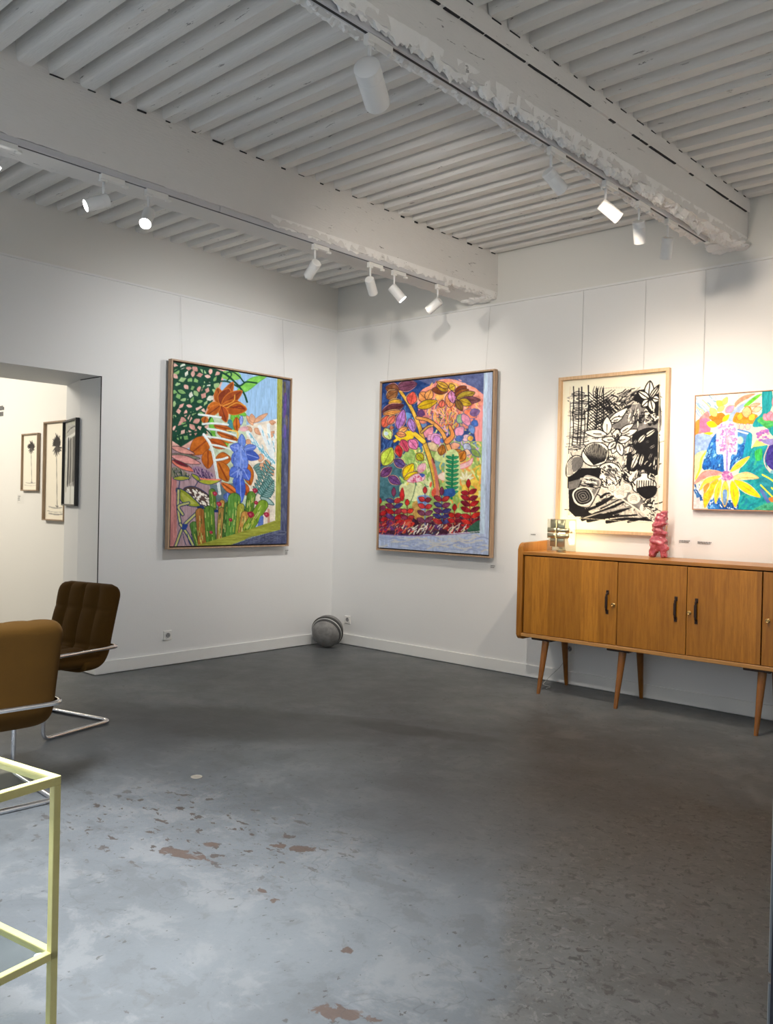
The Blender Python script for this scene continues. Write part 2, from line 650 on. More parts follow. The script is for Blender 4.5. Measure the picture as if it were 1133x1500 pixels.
def art_window_garden():
    A = Art(1133, 1469, (150, 188, 226), 3)
    f, l, lf, dot = A.fill, A.line, A.leaf, A.dot
    DG = (14, 66, 48); NAVY = (30, 48, 96); ORG = (186, 98, 26); BRN = (128, 52, 22); CREAM = (226, 224, 206)
    f((150, 188, 226), [(400, 200), (780, 270), (760, 620), (540, 560)], False, .35, 'v')
    f((214, 168, 156), [(110, 150), (440, 215), (400, 330), (330, 640), (240, 690), (95, 720)], False)
    f((186, 204, 178), [(330, 400), (560, 470), (560, 640), (600, 760), (560, 1060), (380, 1000), (320, 640)], False)
    f((222, 214, 200), [(560, 560), (760, 520), (735, 1190), (620, 1190), (560, 900)], False)
    f((168, 142, 150), [(95, 690), (330, 740), (430, 960), (440, 1240), (240, 1310), (80, 1312)], False, .5, 'v')
    f((186, 124, 122), [(95, 870), (130, 880), (128, 1309), (82, 1310)], False, .6, 'v')
    f((96, 118, 128), [(330, 930), (480, 920), (520, 1060), (360, 1080)], False)
    # light green leaf and sprigs against the sky
    f((124, 196, 84), [(505, 345), (545, 300), (600, 262), (690, 250), (640, 290), (560, 350)], oc=(90, 170, 70), ow=4)
    f((132, 190, 92), [(400, 225), (500, 225), (530, 265), (470, 280), (410, 262)])
    for a, b, w in [((470, 490), (520, 520), 40), ((340, 500), (360, 640), 34), ((425, 560), (440, 690), 40), ((500, 470), (560, 500), 30), ((350, 600), (380, 700), 30), ((470, 480), (490, 600), 30)]:
        lf((112, 186, 66), a, b, w, oc=(70, 140, 60), ow=3)
    f((60, 128, 140), [(445, 530), (470, 530), (475, 590), (450, 600)])
    # lattice of dark branches with pink and green gaps
    f(DG, [(112, 158), (260, 180), (420, 222), (400, 300), (340, 400), (310, 470), (300, 560), (320, 610), (240, 640), (160, 690), (102, 650)], False, .5)
    cols = [(222, 176, 166), (226, 190, 178), (150, 184, 130), (212, 216, 204), (202, 150, 140), (130, 176, 110)]
    k = 0
    for j in range(12):
        for i in range(7):
            x = 126 + i * 43 + (j % 2) * 20 + A.rng.normal(0, 5); y = 182 + j * 40 + i * 9 + A.rng.normal(0, 5)
            if y < 160 + (x - 110) * .25 or x > 400 - max(0, y - 260) * .33 or y > 660 - max(0, x - 200) * .4:
                continue
            t = A.rng.random() * 3.14; a, b = 18 + A.rng.random() * 8, 10 + A.rng.random() * 7
            c, s_ = math.cos(t), math.sin(t)
            f(cols[int(A.rng.integers(6))], [(x + a * c, y + a * s_), (x - b * s_ * 1.1, y + b * c), (x - a * c, y - a * s_), (x + b * s_, y - b * c)], bool(k % 2)); k += 1
    for p, w in [([(118, 225), (200, 188), (330, 196), (430, 240), (500, 300), (545, 360), (565, 415)], 11), ([(250, 182), (360, 207), (450, 250), (515, 312), (560, 290), (625, 297)], 10),
                 ([(350, 290), (440, 285), (510, 320)], 10), ([(430, 238), (475, 226), (515, 252), (545, 290)], 8), ([(455, 215), (470, 245), (440, 285)], 8), ([(105, 335), (200, 292), (300, 302), (390, 288)], 12),
                 ([(105, 520), (180, 490), (260, 470), (350, 405)], 10), ([(105, 600), (200, 545), (300, 560), (345, 500)], 10), ([(370, 220), (345, 330), (385, 390)], 10), ([(105, 640), (190, 610), (310, 590)], 12),
                 ([(300, 200), (295, 300), (250, 420), (200, 560), (215, 650)], 9), ([(118, 500), (150, 640), (155, 695)], 10), ([(230, 290), (170, 470), (110, 620)], 9), ([(285, 560), (330, 600), (350, 630)], 8)]:
        l(DG, w, p)
    # orange flower
    for a, b, w, c in [((405, 430), (480, 290), 60, (150, 74, 24)), ((400, 430), (385, 325), 62, (166, 84, 28)), ((405, 432), (455, 330), 84, BRN), ((410, 432), (535, 345), 70, (146, 66, 22)), ((412, 436), (562, 462), 92, (168, 80, 22)),
                       ((405, 436), (436, 540), 56, (156, 66, 22)), ((400, 436), (322, 452), 62, ORG), ((400, 436), (312, 500), 54, (176, 88, 24)), ((310, 505), (300, 545), 40, (170, 90, 30))]:
        lf(c, a, b, w, oc=(206, 120, 40), ow=4, vein=(110, 44, 20), vw=6)
    l((230, 170, 70), 5, [(415, 440), (480, 410), (490, 370)]); l((230, 170, 70), 5, [(440, 450), (500, 420), (555, 440)]); l((120, 40, 20), 10, [(480, 450), (520, 440), (545, 455)])
    for a, b, w, c in [((498, 510), (500, 600), 42, (196, 108, 30)), ((400, 640), (505, 650), 52, (206, 120, 40)), ((380, 600), (480, 640), 40, (190, 104, 36)), ((360, 560), (470, 590), 40, (184, 96, 30)), ((330, 640), (214, 735), 110, ORG), ((330, 650), (440, 700), 60, (180, 84, 26)),
                       ((322, 712), (322, 828), 78, ORG), ((368, 770), (462, 770), 84, (182, 96, 28)), ((382, 785), (442, 910), 84, (190, 108, 34)), ((402, 918), (512, 1000), 46, (214, 118, 56)), ((556, 796), (580, 936), 66, (178, 100, 30)), ((535, 920), (560, 1000), 50, (190, 92, 40))]:
        lf(c, a, b, w, oc=(122, 60, 24), ow=3, vein=(140, 62, 20), vw=9)
    l((232, 190, 90), 9, [(440, 590), (500, 600), (505, 640)])
    # white fern
    W = (226, 236, 236)
    for p, w in [([(298, 615), (342, 690), (370, 830), (392, 985)], 17), ([(268, 490), (330, 498), (402, 510)], 12), ([(292, 550), (360, 546), (446, 556)], 12), ([(322, 580), (400, 592), (490, 622)], 13), ([(318, 628), (400, 640), (492, 664)], 12), ([(340, 678), (400, 690), (474, 714)], 12), ([(364, 776), (410, 770), (440, 760)], 14)]:
        l(W, w, p); l((170, 186, 190), 2, [(x, y + w * .5) for x, y in p])
    # peach sprigs, pale coral branches
    for a, b, w in [((600, 560), (560, 500), 26), ((600, 545), (690, 488), 28), ((600, 545), (590, 490), 36), ((610, 580), (650, 620), 34), ((590, 600), (560, 570), 30), ((720, 560), (718, 530), 26), ((700, 540), (740, 545), 20), ((690, 640), (730, 600), 30), ((650, 740), (640, 790), 40), ((670, 780), (700, 830), 50), ((640, 800), (690, 850), 40), ((560, 650), (580, 680), 30), ((700, 820), (720, 880), 30)]:
        lf((212, 162, 130), a, b, w, oc=(176, 120, 84), ow=3)
    f((214, 168, 176), [(510, 585), (545, 565), (572, 580), (545, 600)])
    for p, w in [([(568, 606), (620, 680), (700, 770), (735, 800)], 26), ([(640, 570), (690, 690), (725, 790)], 22), ([(694, 560), (704, 680), (720, 740)], 20), ([(742, 600), (722, 700), (722, 790)], 16)]:
        l((222, 232, 238), w, p)
    for i in range(26):
        x = 575 + i * 6; y = 615 + i * 7 + A.rng.normal(0, 14)
        l((90, 172, 200), 4, [(x, y), (x + 10, y + 14), (x + 12, y + 26)])
    for i in range(12):
        x = 640 + A.rng.random() * 95; y = 580 + A.rng.random() * 180
        l((104, 178, 206), 4, [(x, y), (x + 6, y + 12), (x + 8, y + 26)])
    # blue flower
    for a, b, w, c in [((530, 500), (525, 560), 22, (140, 160, 225)), ((530, 705), (530, 615), 46, (100, 134, 216)), ((528, 710), (458, 690), 60, (88, 116, 206)), ((540, 712), (618, 694), 48, (98, 128, 212)), ((542, 735), (636, 768), 62, (64, 92, 186)), ((525, 720), (470, 796), 62, (88, 116, 206)), ((525, 700), (518, 900), 90, (100, 130, 214)),
                       ((520, 830), (454, 876), 74, (80, 110, 202)), ((535, 830), (572, 904), 60, (78, 106, 200)), ((515, 870), (490, 955), 60, (70, 98, 190)), ((516, 870), (522, 1044), 60, (66, 96, 196)), ((440, 980), (440, 1030), 50, (80, 110, 180))]:
        lf(c, a, b, w, oc=(52, 76, 160), ow=3, vein=(150, 172, 232), vw=4)
    A.scribble((140, 164, 230), [(480, 690), (560, 690), (550, 900), (490, 900)], 26, 26, 5, 1.5)
    # teal fern
    for st_, en in [((612, 1000), (706, 800)), ((640, 1010), (725, 905))]:
        l((50, 96, 96), 6, [st_, ((st_[0] + en[0]) / 2 + 4, (st_[1] + en[1]) / 2 + 8), en])
        for i in range(9):
            t = .1 + i * .1
            x, y = st_[0] + (en[0] - st_[0]) * t, st_[1] + (en[1] - st_[1]) * t
            lf((126, 164, 164), (x, y), (x + 58 - i * 3, y + 12 + i), 15, oc=(46, 92, 92), ow=4)
            lf((112, 156, 156), (x, y), (x - 24, y - 38), 14, oc=(46, 92, 92), ow=4)
    lf((150, 180, 180), (640, 1010), (724, 1060), 34, oc=(46, 92, 92), ow=5)
    for i in range(5):
        lf((110, 150, 148), (600 + i * 6, 830 + i * 10), (640 + i * 4, 800 + i * 22), 18, oc=(60, 100, 100), ow=4)
    # pink tongues, dotted heads and leaves lower left
    for a, b, w, c in [((98, 690), (240, 735), 36, (208, 146, 136)), ((98, 735), (275, 765), 30, (120, 128, 110)), ((98, 745), (276, 796), 46, (216, 150, 146)), ((98, 775), (240, 845), 40, (216, 118, 100)), ((110, 770), (200, 815), 20, (110, 26, 44))]:
        lf(c, a, b, w, oc=(80, 56, 60), ow=4)
    for poly, c, dc in [([(104, 820), (150, 825), (215, 870), (200, 885), (104, 880)], (120, 120, 100), (40, 60, 50)), ([(225, 826), (270, 815), (350, 860), (345, 882), (270, 880)], (150, 120, 150), (60, 36, 86))]:
        f(c, poly)
        for x, y in A.inside(poly, 34):
            l(dc, 5, [(x, y), (x + 4, y + 14)]); l((200, 180, 190), 2, [(x + 5, y), (x + 8, y + 10)])
    lf((164, 168, 62), (108, 885), (212, 885), 28, oc=NAVY, ow=4); lf((160, 166, 54), (220, 860), (275, 915), 24, oc=NAVY, ow=4, bend=-6)
    lf((166, 172, 52), (262, 905), (402, 900), 34, oc=NAVY, ow=4, bend=8); l((232, 128, 112), 9, [(275, 890), (330, 896), (395, 898)])
    l(NAVY, 5, [(150, 900), (142, 960), (150, 1000)]); l(NAVY, 5, [(262, 905), (235, 950), (250, 965)])
    f((84, 66, 62), [(172, 950), (235, 938), (315, 985), (362, 1058), (300, 1062), (240, 1040), (195, 1000)], oc=NAVY, ow=4)
    for x, y in A.inside([(180, 955), (235, 945), (310, 990), (352, 1055), (300, 1055), (245, 1030)], 60):
        lf((234, 230, 220), (x - 5, y - 5), (x + 6, y + 8), 9)
    lf((142, 154, 44), (128, 948), (272, 1062), 66, oc=NAVY, ow=5, bend=14, inner=(170, 176, 80)); lf((160, 166, 70), (262, 1066), (378, 1094), 32, oc=NAVY, ow=5)
    f(NAVY, [(250, 1062), (285, 1060), (300, 1075), (265, 1080)]); f((36, 60, 120), [(335, 1080), (380, 1085), (385, 1100), (350, 1098)])
    for p in ([(275, 1080), (215, 1135), (165, 1190), (120, 1305)], [(140, 960), (138, 1080), (150, 1170)], [(165, 1110), (140, 1060), (200, 1040)], [(150, 1170), (190, 1230), (225, 1300)]):
        l(NAVY, 22, p); l((186, 188, 120), 12, p)
    f((34, 60, 130), [(165, 1170), (195, 1175), (180, 1205), (160, 1200)])
    for x in (165, 190, 215, 235):
        l(NAVY, 4, [(x, 1230), (x + 8, 1270), (x + 20, 1302)])
    # cacti
    def cactus(a, b, w, c, n=12):
        l((40, 66, 30), w + 6, [a, b]); l(c, w, [a, b], st=.8, tex='v')
        for i in range(n):
            t = A.rng.random(); q = A.rng.normal(0, w * .22)
            x, y = a[0] + (b[0] - a[0]) * t + q, a[1] + (b[1] - a[1]) * t
            dx, dy = (b[0] - a[0]), (b[1] - a[1]); L = math.hypot(dx, dy)
            l([(196, 200, 90), (150, 190, 100), (50, 90, 36), (210, 206, 130)][i % 4], 4, [(x, y), (x + dx / L * 30, y + dy / L * 30)])
    cactus((345, 972), (350, 1070), 36, (84, 122, 46), 6)
    cactus((232, 1180), (262, 1300), 46, (84, 128, 60)); cactus((270, 1100), (282, 1300), 52, (160, 104, 50)); cactus((325, 1090), (335, 1270), 58, (84, 128, 48))
    cactus((405, 1040), (398, 1080), 30, (176, 126, 56), 4); cactus((402, 1090), (388, 1262), 36, (160, 128, 66)); cactus((440, 1060), (425, 1250), 40, (60, 100, 44)); cactus((480, 1020), (462, 1240), 74, (92, 146, 64), 22)
    cactus((585, 1000), (568, 1110), 50, (84, 124, 44)); cactus((520, 1070), (505, 1230), 42, (150, 154, 56)); cactus((545, 1120), (525, 1226), 46, (190, 140, 72)); cactus((655, 1060), (565, 1200), 62, (116, 152, 46), 24)
    f((84, 112, 184), [(640, 1130), (662, 1140), (655, 1190), (620, 1200)])
    l((230, 224, 214), 8, [(664, 1120), (660, 1190)]); l((190, 150, 130), 14, [(690, 1090), (690, 1180)])
    for x, y, r in [(360, 985, 14), (385, 1050, 15), (455, 1150, 11), (578, 1120, 20), (606, 970, 15), (612, 1046, 12), (675, 1122, 16), (335, 1225, 10)]:
        f((158, 38, 66), [(x - r, y - r * .6), (x + r * .5, y - r), (x + r * 1.2, y + r * .2), (x, y + r)]); dot((196, 90, 110), x, y - 3, r * .4)
    # painted window frame
    f((150, 156, 72), [(752, 262), (786, 270), (766, 1212), (728, 1200), (744, 700)], False, .7, 'v')
    f((226, 222, 206), [(738, 560), (746, 560), (730, 1170), (724, 1170)], False)
    f((152, 158, 62), [(240, 1305), (500, 1232), (726, 1160), (768, 1150), (762, 1216), (600, 1256), (450, 1308)], False, .7, 'h')
    f((78, 84, 116), [(784, 266), (840, 280), (806, 1312), (440, 1312), (600, 1258), (762, 1216), (772, 800)], False, .9, 'v')
    for x, y, c in [(796, 330, (106, 96, 70)), (800, 400, (84, 60, 130)), (796, 470, (92, 66, 142)), (806, 540, (112, 100, 90)), (796, 600, (88, 72, 150)), (800, 690, (80, 84, 140)), (790, 760, (70, 80, 120)), (798, 900, (96, 104, 136)), (786, 1020, (66, 74, 104)), (780, 1120, (96, 104, 130))]:
        l(c, 15, [(x, y - 34), (x + 2, y), (x - 2, y + 40)], a=.8, st=.8, tex='v')
    A.scribble(0, [(470, 1300), (620, 1262), (790, 1220), (795, 1300)], 40, 70, 4, -.15, .2, cols=[(60, 66, 90), (104, 110, 134), (70, 76, 110)])
    return A.sample([(118, 160), (832, 283), (800, 1305), (85, 1308)], 250, 330)


def art_tree_garden():
    A = Art(971, 1500, (44, 72, 126), 5)
    f, l, lf, dot = A.fill, A.line, A.leaf, A.dot
    PK = (238, 160, 146); DK = (70, 44, 60); OR = (232, 140, 60)
    f((36, 66, 124), [(112, 215), (470, 200), (460, 640), (112, 800)], False, .8)
    f((88, 98, 142), [(330, 190), (780, 140), (780, 380), (600, 260), (450, 240)], False, .6)
    f((236, 150, 150), [(720, 250), (782, 300), (775, 700), (740, 660), (715, 520), (740, 400)], False, .5, 'v')
    f((160, 190, 110), [(240, 720), (300, 640), (400, 640), (560, 590), (775, 600), (772, 1195), (112, 1195), (112, 880), (250, 860)], False, .8)
    f((66, 110, 122), [(112, 760), (230, 700), (300, 760), (250, 960), (112, 1000)], False, .8)
    f((228, 190, 76), [(640, 820), (772, 740), (772, 1100), (650, 1020)], False, .7)
    f((216, 222, 166), [(255, 880), (430, 820), (430, 960), (340, 990), (260, 960)], True, .6); f((120, 170, 160), [(470, 720), (540, 720), (540, 830), (480, 820)]); f((206, 220, 150), [(500, 640), (600, 660), (600, 740), (470, 720)])
    f((214, 206, 130), [(600, 720), (700, 740), (690, 860), (610, 870)])
    f((60, 104, 180), [(350, 560), (420, 620), (400, 720), (370, 640)]); f((96, 150, 206), [(270, 420), (320, 430), (340, 520), (300, 530)])
    # glow of the crown
    f((240, 152, 132), [(350, 350), (372, 270), (450, 225), (500, 195), (580, 195), (660, 225), (740, 265), (772, 340), (740, 400), (720, 500), (640, 520), (560, 545), (460, 490), (380, 450)], True, .8)
    f((236, 172, 90), [(480, 240), (620, 240), (620, 460), (540, 540), (470, 460)], True, .8)
    A.scribble(0, [(420, 360), (640, 300), (740, 440), (640, 520), (540, 540), (440, 460)], 110, 60, 6, 1.9, 1.2, cols=[(150, 60, 60), (206, 96, 60), (120, 90, 140), (226, 180, 90), (180, 110, 130), (230, 150, 130), (90, 110, 150), (240, 110, 90), (190, 190, 110)])
    A.scribble(0, [(480, 400), (530, 390), (530, 480), (490, 480)], 40, 14, 4, None, cols=[(70, 80, 100), (150, 160, 180), (60, 60, 90)])
    A.scribble(0, [(400, 500), (700, 520), (760, 640), (700, 720), (520, 700), (410, 620)], 90, 26, 8, None, cols=[(236, 170, 190), (206, 170, 220), (120, 150, 210), (240, 210, 120), (200, 220, 150), (240, 180, 140), (90, 120, 190)])
    A.scribble(0, [(250, 640), (420, 660), (460, 900), (260, 880)], 70, 34, 9, 1.2, 1.5, cols=[(176, 206, 120), (130, 176, 90), (226, 230, 160), (100, 160, 120), (236, 220, 110)])
    A.scribble(0, [(500, 700), (770, 680), (770, 1050), (520, 1000)], 110, 36, 10, 1.3, 1.3, cols=[(226, 206, 96), (190, 206, 110), (240, 180, 100), (220, 226, 160), (150, 180, 80), (240, 160, 80)])
    A.scribble(0, [(115, 230), (330, 260), (350, 560), (230, 700), (115, 760)], 70, 40, 9, 1.9, .9, cols=[(30, 56, 110), (60, 90, 150), (26, 50, 96), (70, 110, 170)])
    A.scribble(0, [(450, 215), (700, 240), (775, 340), (700, 480), (560, 540), (380, 430), (370, 300)], 90, 36, 7, 1.3, 1.6, cols=[(240, 170, 150), (230, 130, 110), (236, 190, 100), (206, 120, 130), (250, 190, 170)])
    # blossoms at the right of the crown
    for a, b, w, c in [((655, 470), (610, 430), 70, (150, 190, 140)), ((650, 400), (735, 440), 60, (238, 130, 96)), ((640, 420), (690, 500), 50, (226, 150, 180)), ((690, 420), (752, 400), 50, (130, 100, 150)), ((700, 470), (742, 495), 46, (70, 110, 190)), ((690, 490), (715, 550), 40, (110, 150, 210)), ((600, 560), (650, 505), 60, (232, 160, 190)), ((640, 590), (700, 560), 44, (226, 190, 200)),
                       ((600, 590), (650, 570), 40, (80, 120, 190)), ((690, 560), (700, 600), 40, (230, 180, 80)), ((650, 620), (700, 650), 44, (180, 190, 214)), ((560, 640), (630, 620), 50, (226, 160, 130)), ((650, 660), (700, 680), 40, (220, 180, 150)), ((560, 520), (590, 570), 40, (170, 190, 120)), ((700, 650), (760, 700), 40, (140, 170, 90))]:
        lf(c, a, b, w, oc=(88, 96, 150), ow=4, st=.7)
    for a, b, w, c in [((395, 570), (450, 505), 64, (232, 150, 170)), ((450, 560), (420, 590), 40, (226, 170, 200)), ((440, 590), (500, 560), 60, (222, 160, 210)), ((470, 560), (490, 620), 50, (216, 150, 220)), ((420, 610), (490, 660), 50, (210, 190, 150)), ((500, 600), (525, 590), 34, (70, 110, 190)), ((400, 470), (380, 510), 44, (96, 140, 190)), ((350, 410), (400, 425), 50, (96, 60, 110)), ((410, 470), (360, 470), 30, (226, 140, 110))]:
        lf(c, a, b, w, oc=(150, 84, 110), ow=3, st=.7)
    # crown leaves
    for a, b, w, c in [((410, 330), (362, 282), 70, (226, 150, 84)), ((410, 330), (440, 262), 54, (230, 160, 90)), ((350, 378), (478, 336), 58, (206, 170, 26)), ((545, 268), (440, 262), 56, (124, 66, 36)), ((545, 270), (470, 232), 40, (190, 150, 30)), ((550, 250), (470, 210), 36, (214, 170, 60)), ((555, 255), (590, 235), 50, (222, 190, 60)),
                       ((560, 280), (560, 380), 66, (232, 150, 96)), ((565, 270), (580, 350), 50, (212, 140, 190)), ((590, 290), (666, 240), 54, (120, 58, 32)), ((590, 300), (680, 262), 44, (140, 80, 30)), ((600, 320), (720, 280), 56, (160, 140, 44)), ((620, 330), (756, 330), 50, (116, 70, 80)), ((620, 330), (700, 360), 50, (190, 160, 40)), ((600, 330), (640, 400), 44, (120, 90, 40)), ((500, 380), (515, 330), 40, (226, 110, 90))]:
        lf(c, a, b, w, oc=DK, ow=4, vein=(90, 50, 34), vw=3, st=.8)
    for x, y in A.inside([(560, 190), (640, 200), (770, 300), (765, 320), (650, 230), (570, 210)], 26):
        l((242, 170, 160), 5, [(x, y), (x + 12, y + 5)])
    # trunk and branches
    for p, w, w2, c in [([(225, 255), (300, 365), (355, 480), (388, 580), (432, 700), (462, 800), (484, 900), (486, 960)], 16, 36, (222, 178, 70)), ([(392, 600), (320, 545), (260, 560), (205, 600)], 30, 16, (236, 196, 60)), ([(350, 446), (430, 466), (505, 530), (540, 600), (570, 672)], 16, 26, (226, 160, 84)), ([(380, 540), (420, 505), (450, 496)], 12, 10, (222, 178, 90)), ([(545, 600), (580, 560), (560, 500)], 34, 14, (232, 150, 80))]:
        l(DK, w + 8, p, w2=w2 + 8); l(c, w, p, w2=w2, st=.7)
    l((206, 120, 104), 16, [(452, 720), (478, 820), (490, 960)], w2=24); l((110, 60, 60), 10, [(455, 710), (465, 740)])
    f((238, 200, 30), [(205, 560), (240, 600), (300, 590), (330, 570), (290, 530), (260, 570)])
    # leaves on the left
    for a, b, w, c in [((215, 250), (345, 222), 64, (116, 66, 90)), ((230, 262), (140, 250), 66, (128, 78, 50)), ((150, 320), (220, 270), 60, (140, 90, 50)), ((160, 350), (250, 340), 40, (220, 170, 60)), ((120, 410), (262, 362), 58, (96, 46, 52)), ((125, 425), (250, 400), 26, (232, 150, 70)), ((305, 360), (322, 275), 66, (212, 84, 70)), ((225, 520), (262, 392), 58, (168, 112, 184)), ((130, 510), (160, 430), 54, (216, 96, 70)), ((160, 490), (206, 430), 40, (230, 120, 96)),
                       ((300, 450), (330, 540), 46, (176, 130, 206)), ((140, 515), (180, 590), 58, (196, 214, 130)), ((230, 540), (290, 510), 34, (236, 160, 90)), ((215, 550), (280, 560), 36, (232, 150, 100)), ((250, 590), (292, 668), 58, (208, 76, 106)), ((300, 590), (352, 650), 60, (222, 120, 170)), ((225, 625), (245, 705), 46, (206, 50, 50)), ((135, 760), (190, 640), 84, (186, 206, 70)), ((205, 720), (280, 770), 50, (90, 70, 130)), ((120, 830), (190, 770), 48, (104, 56, 110)), ((170, 830), (246, 880), 48, (110, 66, 130)),
                       ((350, 680), (395, 725), 50, (196, 190, 40)), ((270, 840), (330, 745), 66, (240, 200, 20)), ((270, 850), (360, 800), 40, (246, 210, 30)), ((505, 690), (520, 620), 50, (176, 110, 40)), ((580, 680), (640, 660), 40, (190, 120, 50)), ((620, 730), (660, 660), 60, (196, 120, 40)), ((170, 515), (200, 510), 18, (230, 130, 90))]:
        lf(c, a, b, w + 10, oc=PK if c[0] < 140 or c[2] > 150 else (226, 190, 120), ow=3, st=.5); lf(c, a, b, w, oc=DK, ow=4, vein=tuple(int(v * .6) for v in c), vw=4, st=.9)
    dot((206, 226, 236), 150, 550, 14)
    # pink flowers mid
    for i in range(9):
        t = 2.6 + i * .28
        lf((240, 190, 206), (400, 790), (400 + 46 * math.cos(t), 780 + 40 * math.sin(t)), 16, oc=(206, 120, 140), ow=2)
    f((238, 196, 210), [(290, 860), (340, 815), (400, 815), (400, 850), (340, 868)], oc=(190, 90, 130), ow=3); f((70, 96, 186), [(370, 810), (405, 815), (390, 835)])
    A.scribble((206, 60, 110), [(300, 860), (345, 822), (395, 840), (340, 865)], 14, 14, 4)
    f((246, 222, 206), [(492, 820), (530, 800), (572, 825), (540, 855), (500, 845)], oc=(216, 150, 130), ow=3); f((244, 196, 200), [(610, 760), (680, 730), (712, 705), (700, 750), (640, 778)], oc=(226, 110, 140), ow=4)
    for t in (3.4, 4.1, 4.8, 5.6, 6.1):
        lf((240, 236, 206), (670, 850), (670 + 52 * math.cos(t), 840 + 54 * math.sin(t)), 18, oc=(206, 196, 120), ow=2)
    l((70, 110, 70), 4, [(350, 870), (330, 960), (310, 1010)])
    # green zigzag plant
    f((196, 214, 150), [(540, 680), (620, 680), (625, 920), (545, 920)])
    l((30, 130, 86), 16, [(585, 690), (582, 800), (580, 970)])
    for i in range(9):
        y = 700 + i * 28
        lf((34, 140, 92), (584, y + 12), (540, y - 4), 20, oc=(20, 90, 70), ow=3); lf((46, 156, 104), (584, y + 12), (622, y - 2), 18, oc=(20, 90, 70), ow=3)
    f((48, 92, 160), [(520, 920), (590, 905), (600, 950), (540, 965)])
    # small stars of red between
    for a, b, w in [((460, 960), (470, 900), 30), ((440, 900), (450, 860), 16), ((260, 960), (262, 900), 26)]:
        lf((226, 96, 70), a, b, w)
    # dark undergrowth and red leafed stems
    f((74, 36, 60), [(110, 1010), (200, 1090), (330, 1090), (440, 1120), (600, 1090), (770, 1080), (770, 1190), (400, 1212), (108, 1206)], False, 1.2)
    f((190, 150, 80), [(330, 1000), (400, 1000), (400, 1100), (340, 1100)], True, .8); f((120, 160, 214), [(360, 960), (440, 960), (420, 1040), (380, 1040)])
    def sprig(x, y0, y1, lean, n, ln, cols, sc):
        l(sc, 7, [(x, y0), (x + lean * .5, (y0 + y1) / 2), (x + lean, y1)])
        for i in range(n):
            t = i / n
            px, py = x + lean * t, y0 + (y1 - y0) * t
            for sd in (-1, 1):
                L = ln * (1 - .35 * t); c = cols[int(A.rng.integers(len(cols)))]
                b = (px + sd * L, py - L * .42 + A.rng.normal(0, 6))
                lf((232, 190, 120), (px, py), b, 38, st=.4); lf(c, (px, py), b, 32, oc=(70, 16, 34), ow=3, st=.9)
        lf(cols[0], (x + lean, y1), (x + lean, y1 - ln * .8), 28, oc=(70, 16, 34), ow=3)
    R = [(178, 30, 34), (150, 24, 40), (196, 44, 36), (120, 20, 44)]; P = [(120, 50, 84), (90, 50, 110), (150, 40, 60), (60, 60, 120), (176, 50, 50)]
    sprig(216, 1180, 960, -10, 6, 74, P + R[:1], (60, 80, 120)); sprig(412, 1170, 940, -4, 5, 58, [(196, 56, 60), (120, 60, 90), (150, 50, 70)], (110, 120, 170)); sprig(524, 1170, 950, -8, 6, 70, P, (60, 90, 150)); sprig(606, 1190, 1050, -6, 4, 56, R, (196, 80, 40)); sprig(712, 1170, 900, -26, 7, 72, R, (196, 60, 40)); sprig(130, 1190, 1010, -14, 5, 50, R + P, (90, 60, 60)); sprig(300, 1190, 1020, -6, 4, 54, [(206, 50, 40), (190, 60, 60), (120, 40, 70)], (120, 60, 60))
    lf((196, 40, 40), (262, 990), (258, 910), 30, oc=(90, 20, 30), ow=3); lf((206, 60, 50), (270, 1160), (325, 1110), 56, oc=(90, 20, 30), ow=3)
    A.scribble(0, [(230, 1150), (760, 1140), (760, 1192), (300, 1206)], 80, 34, 5, -.9, .8, cols=[(230, 226, 210), (206, 196, 150), (240, 236, 226), (46, 60, 90)])
    A.scribble(0, [(112, 1120), (320, 1120), (320, 1200), (112, 1200)], 50, 30, 6, -.8, 1.2, cols=[(160, 40, 70), (96, 46, 110), (206, 110, 80), (60, 40, 70)])
    f((46, 90, 70), [(700, 1150), (765, 1110), (765, 1190), (690, 1190)])
    # painted sill and jamb
    f((172, 186, 214), [(776, 140), (840, 132), (830, 1345), (106, 1302), (106, 1204), (250, 1216), (400, 1214), (762, 1190), (770, 700)], False, .5, 'v')
    f((186, 206, 226), [(776, 140), (800, 138), (794, 1200), (762, 1192)], False, .5, 'v')
    A.scribble(0, [(112, 1215), (400, 1222), (780, 1205), (815, 1325), (112, 1288)], 90, 90, 8, 0, .25, cols=[(156, 170, 204), (186, 196, 212), (196, 196, 196), (150, 162, 200)])
    l((150, 110, 160), 5, [(112, 1208), (300, 1216), (520, 1208), (700, 1192)]); l((226, 220, 230), 4, [(560, 1200), (720, 1186), (765, 1180)])
    return A.sample([(117, 222), (833, 145), (822, 1335), (112, 1295)], 240, 330)


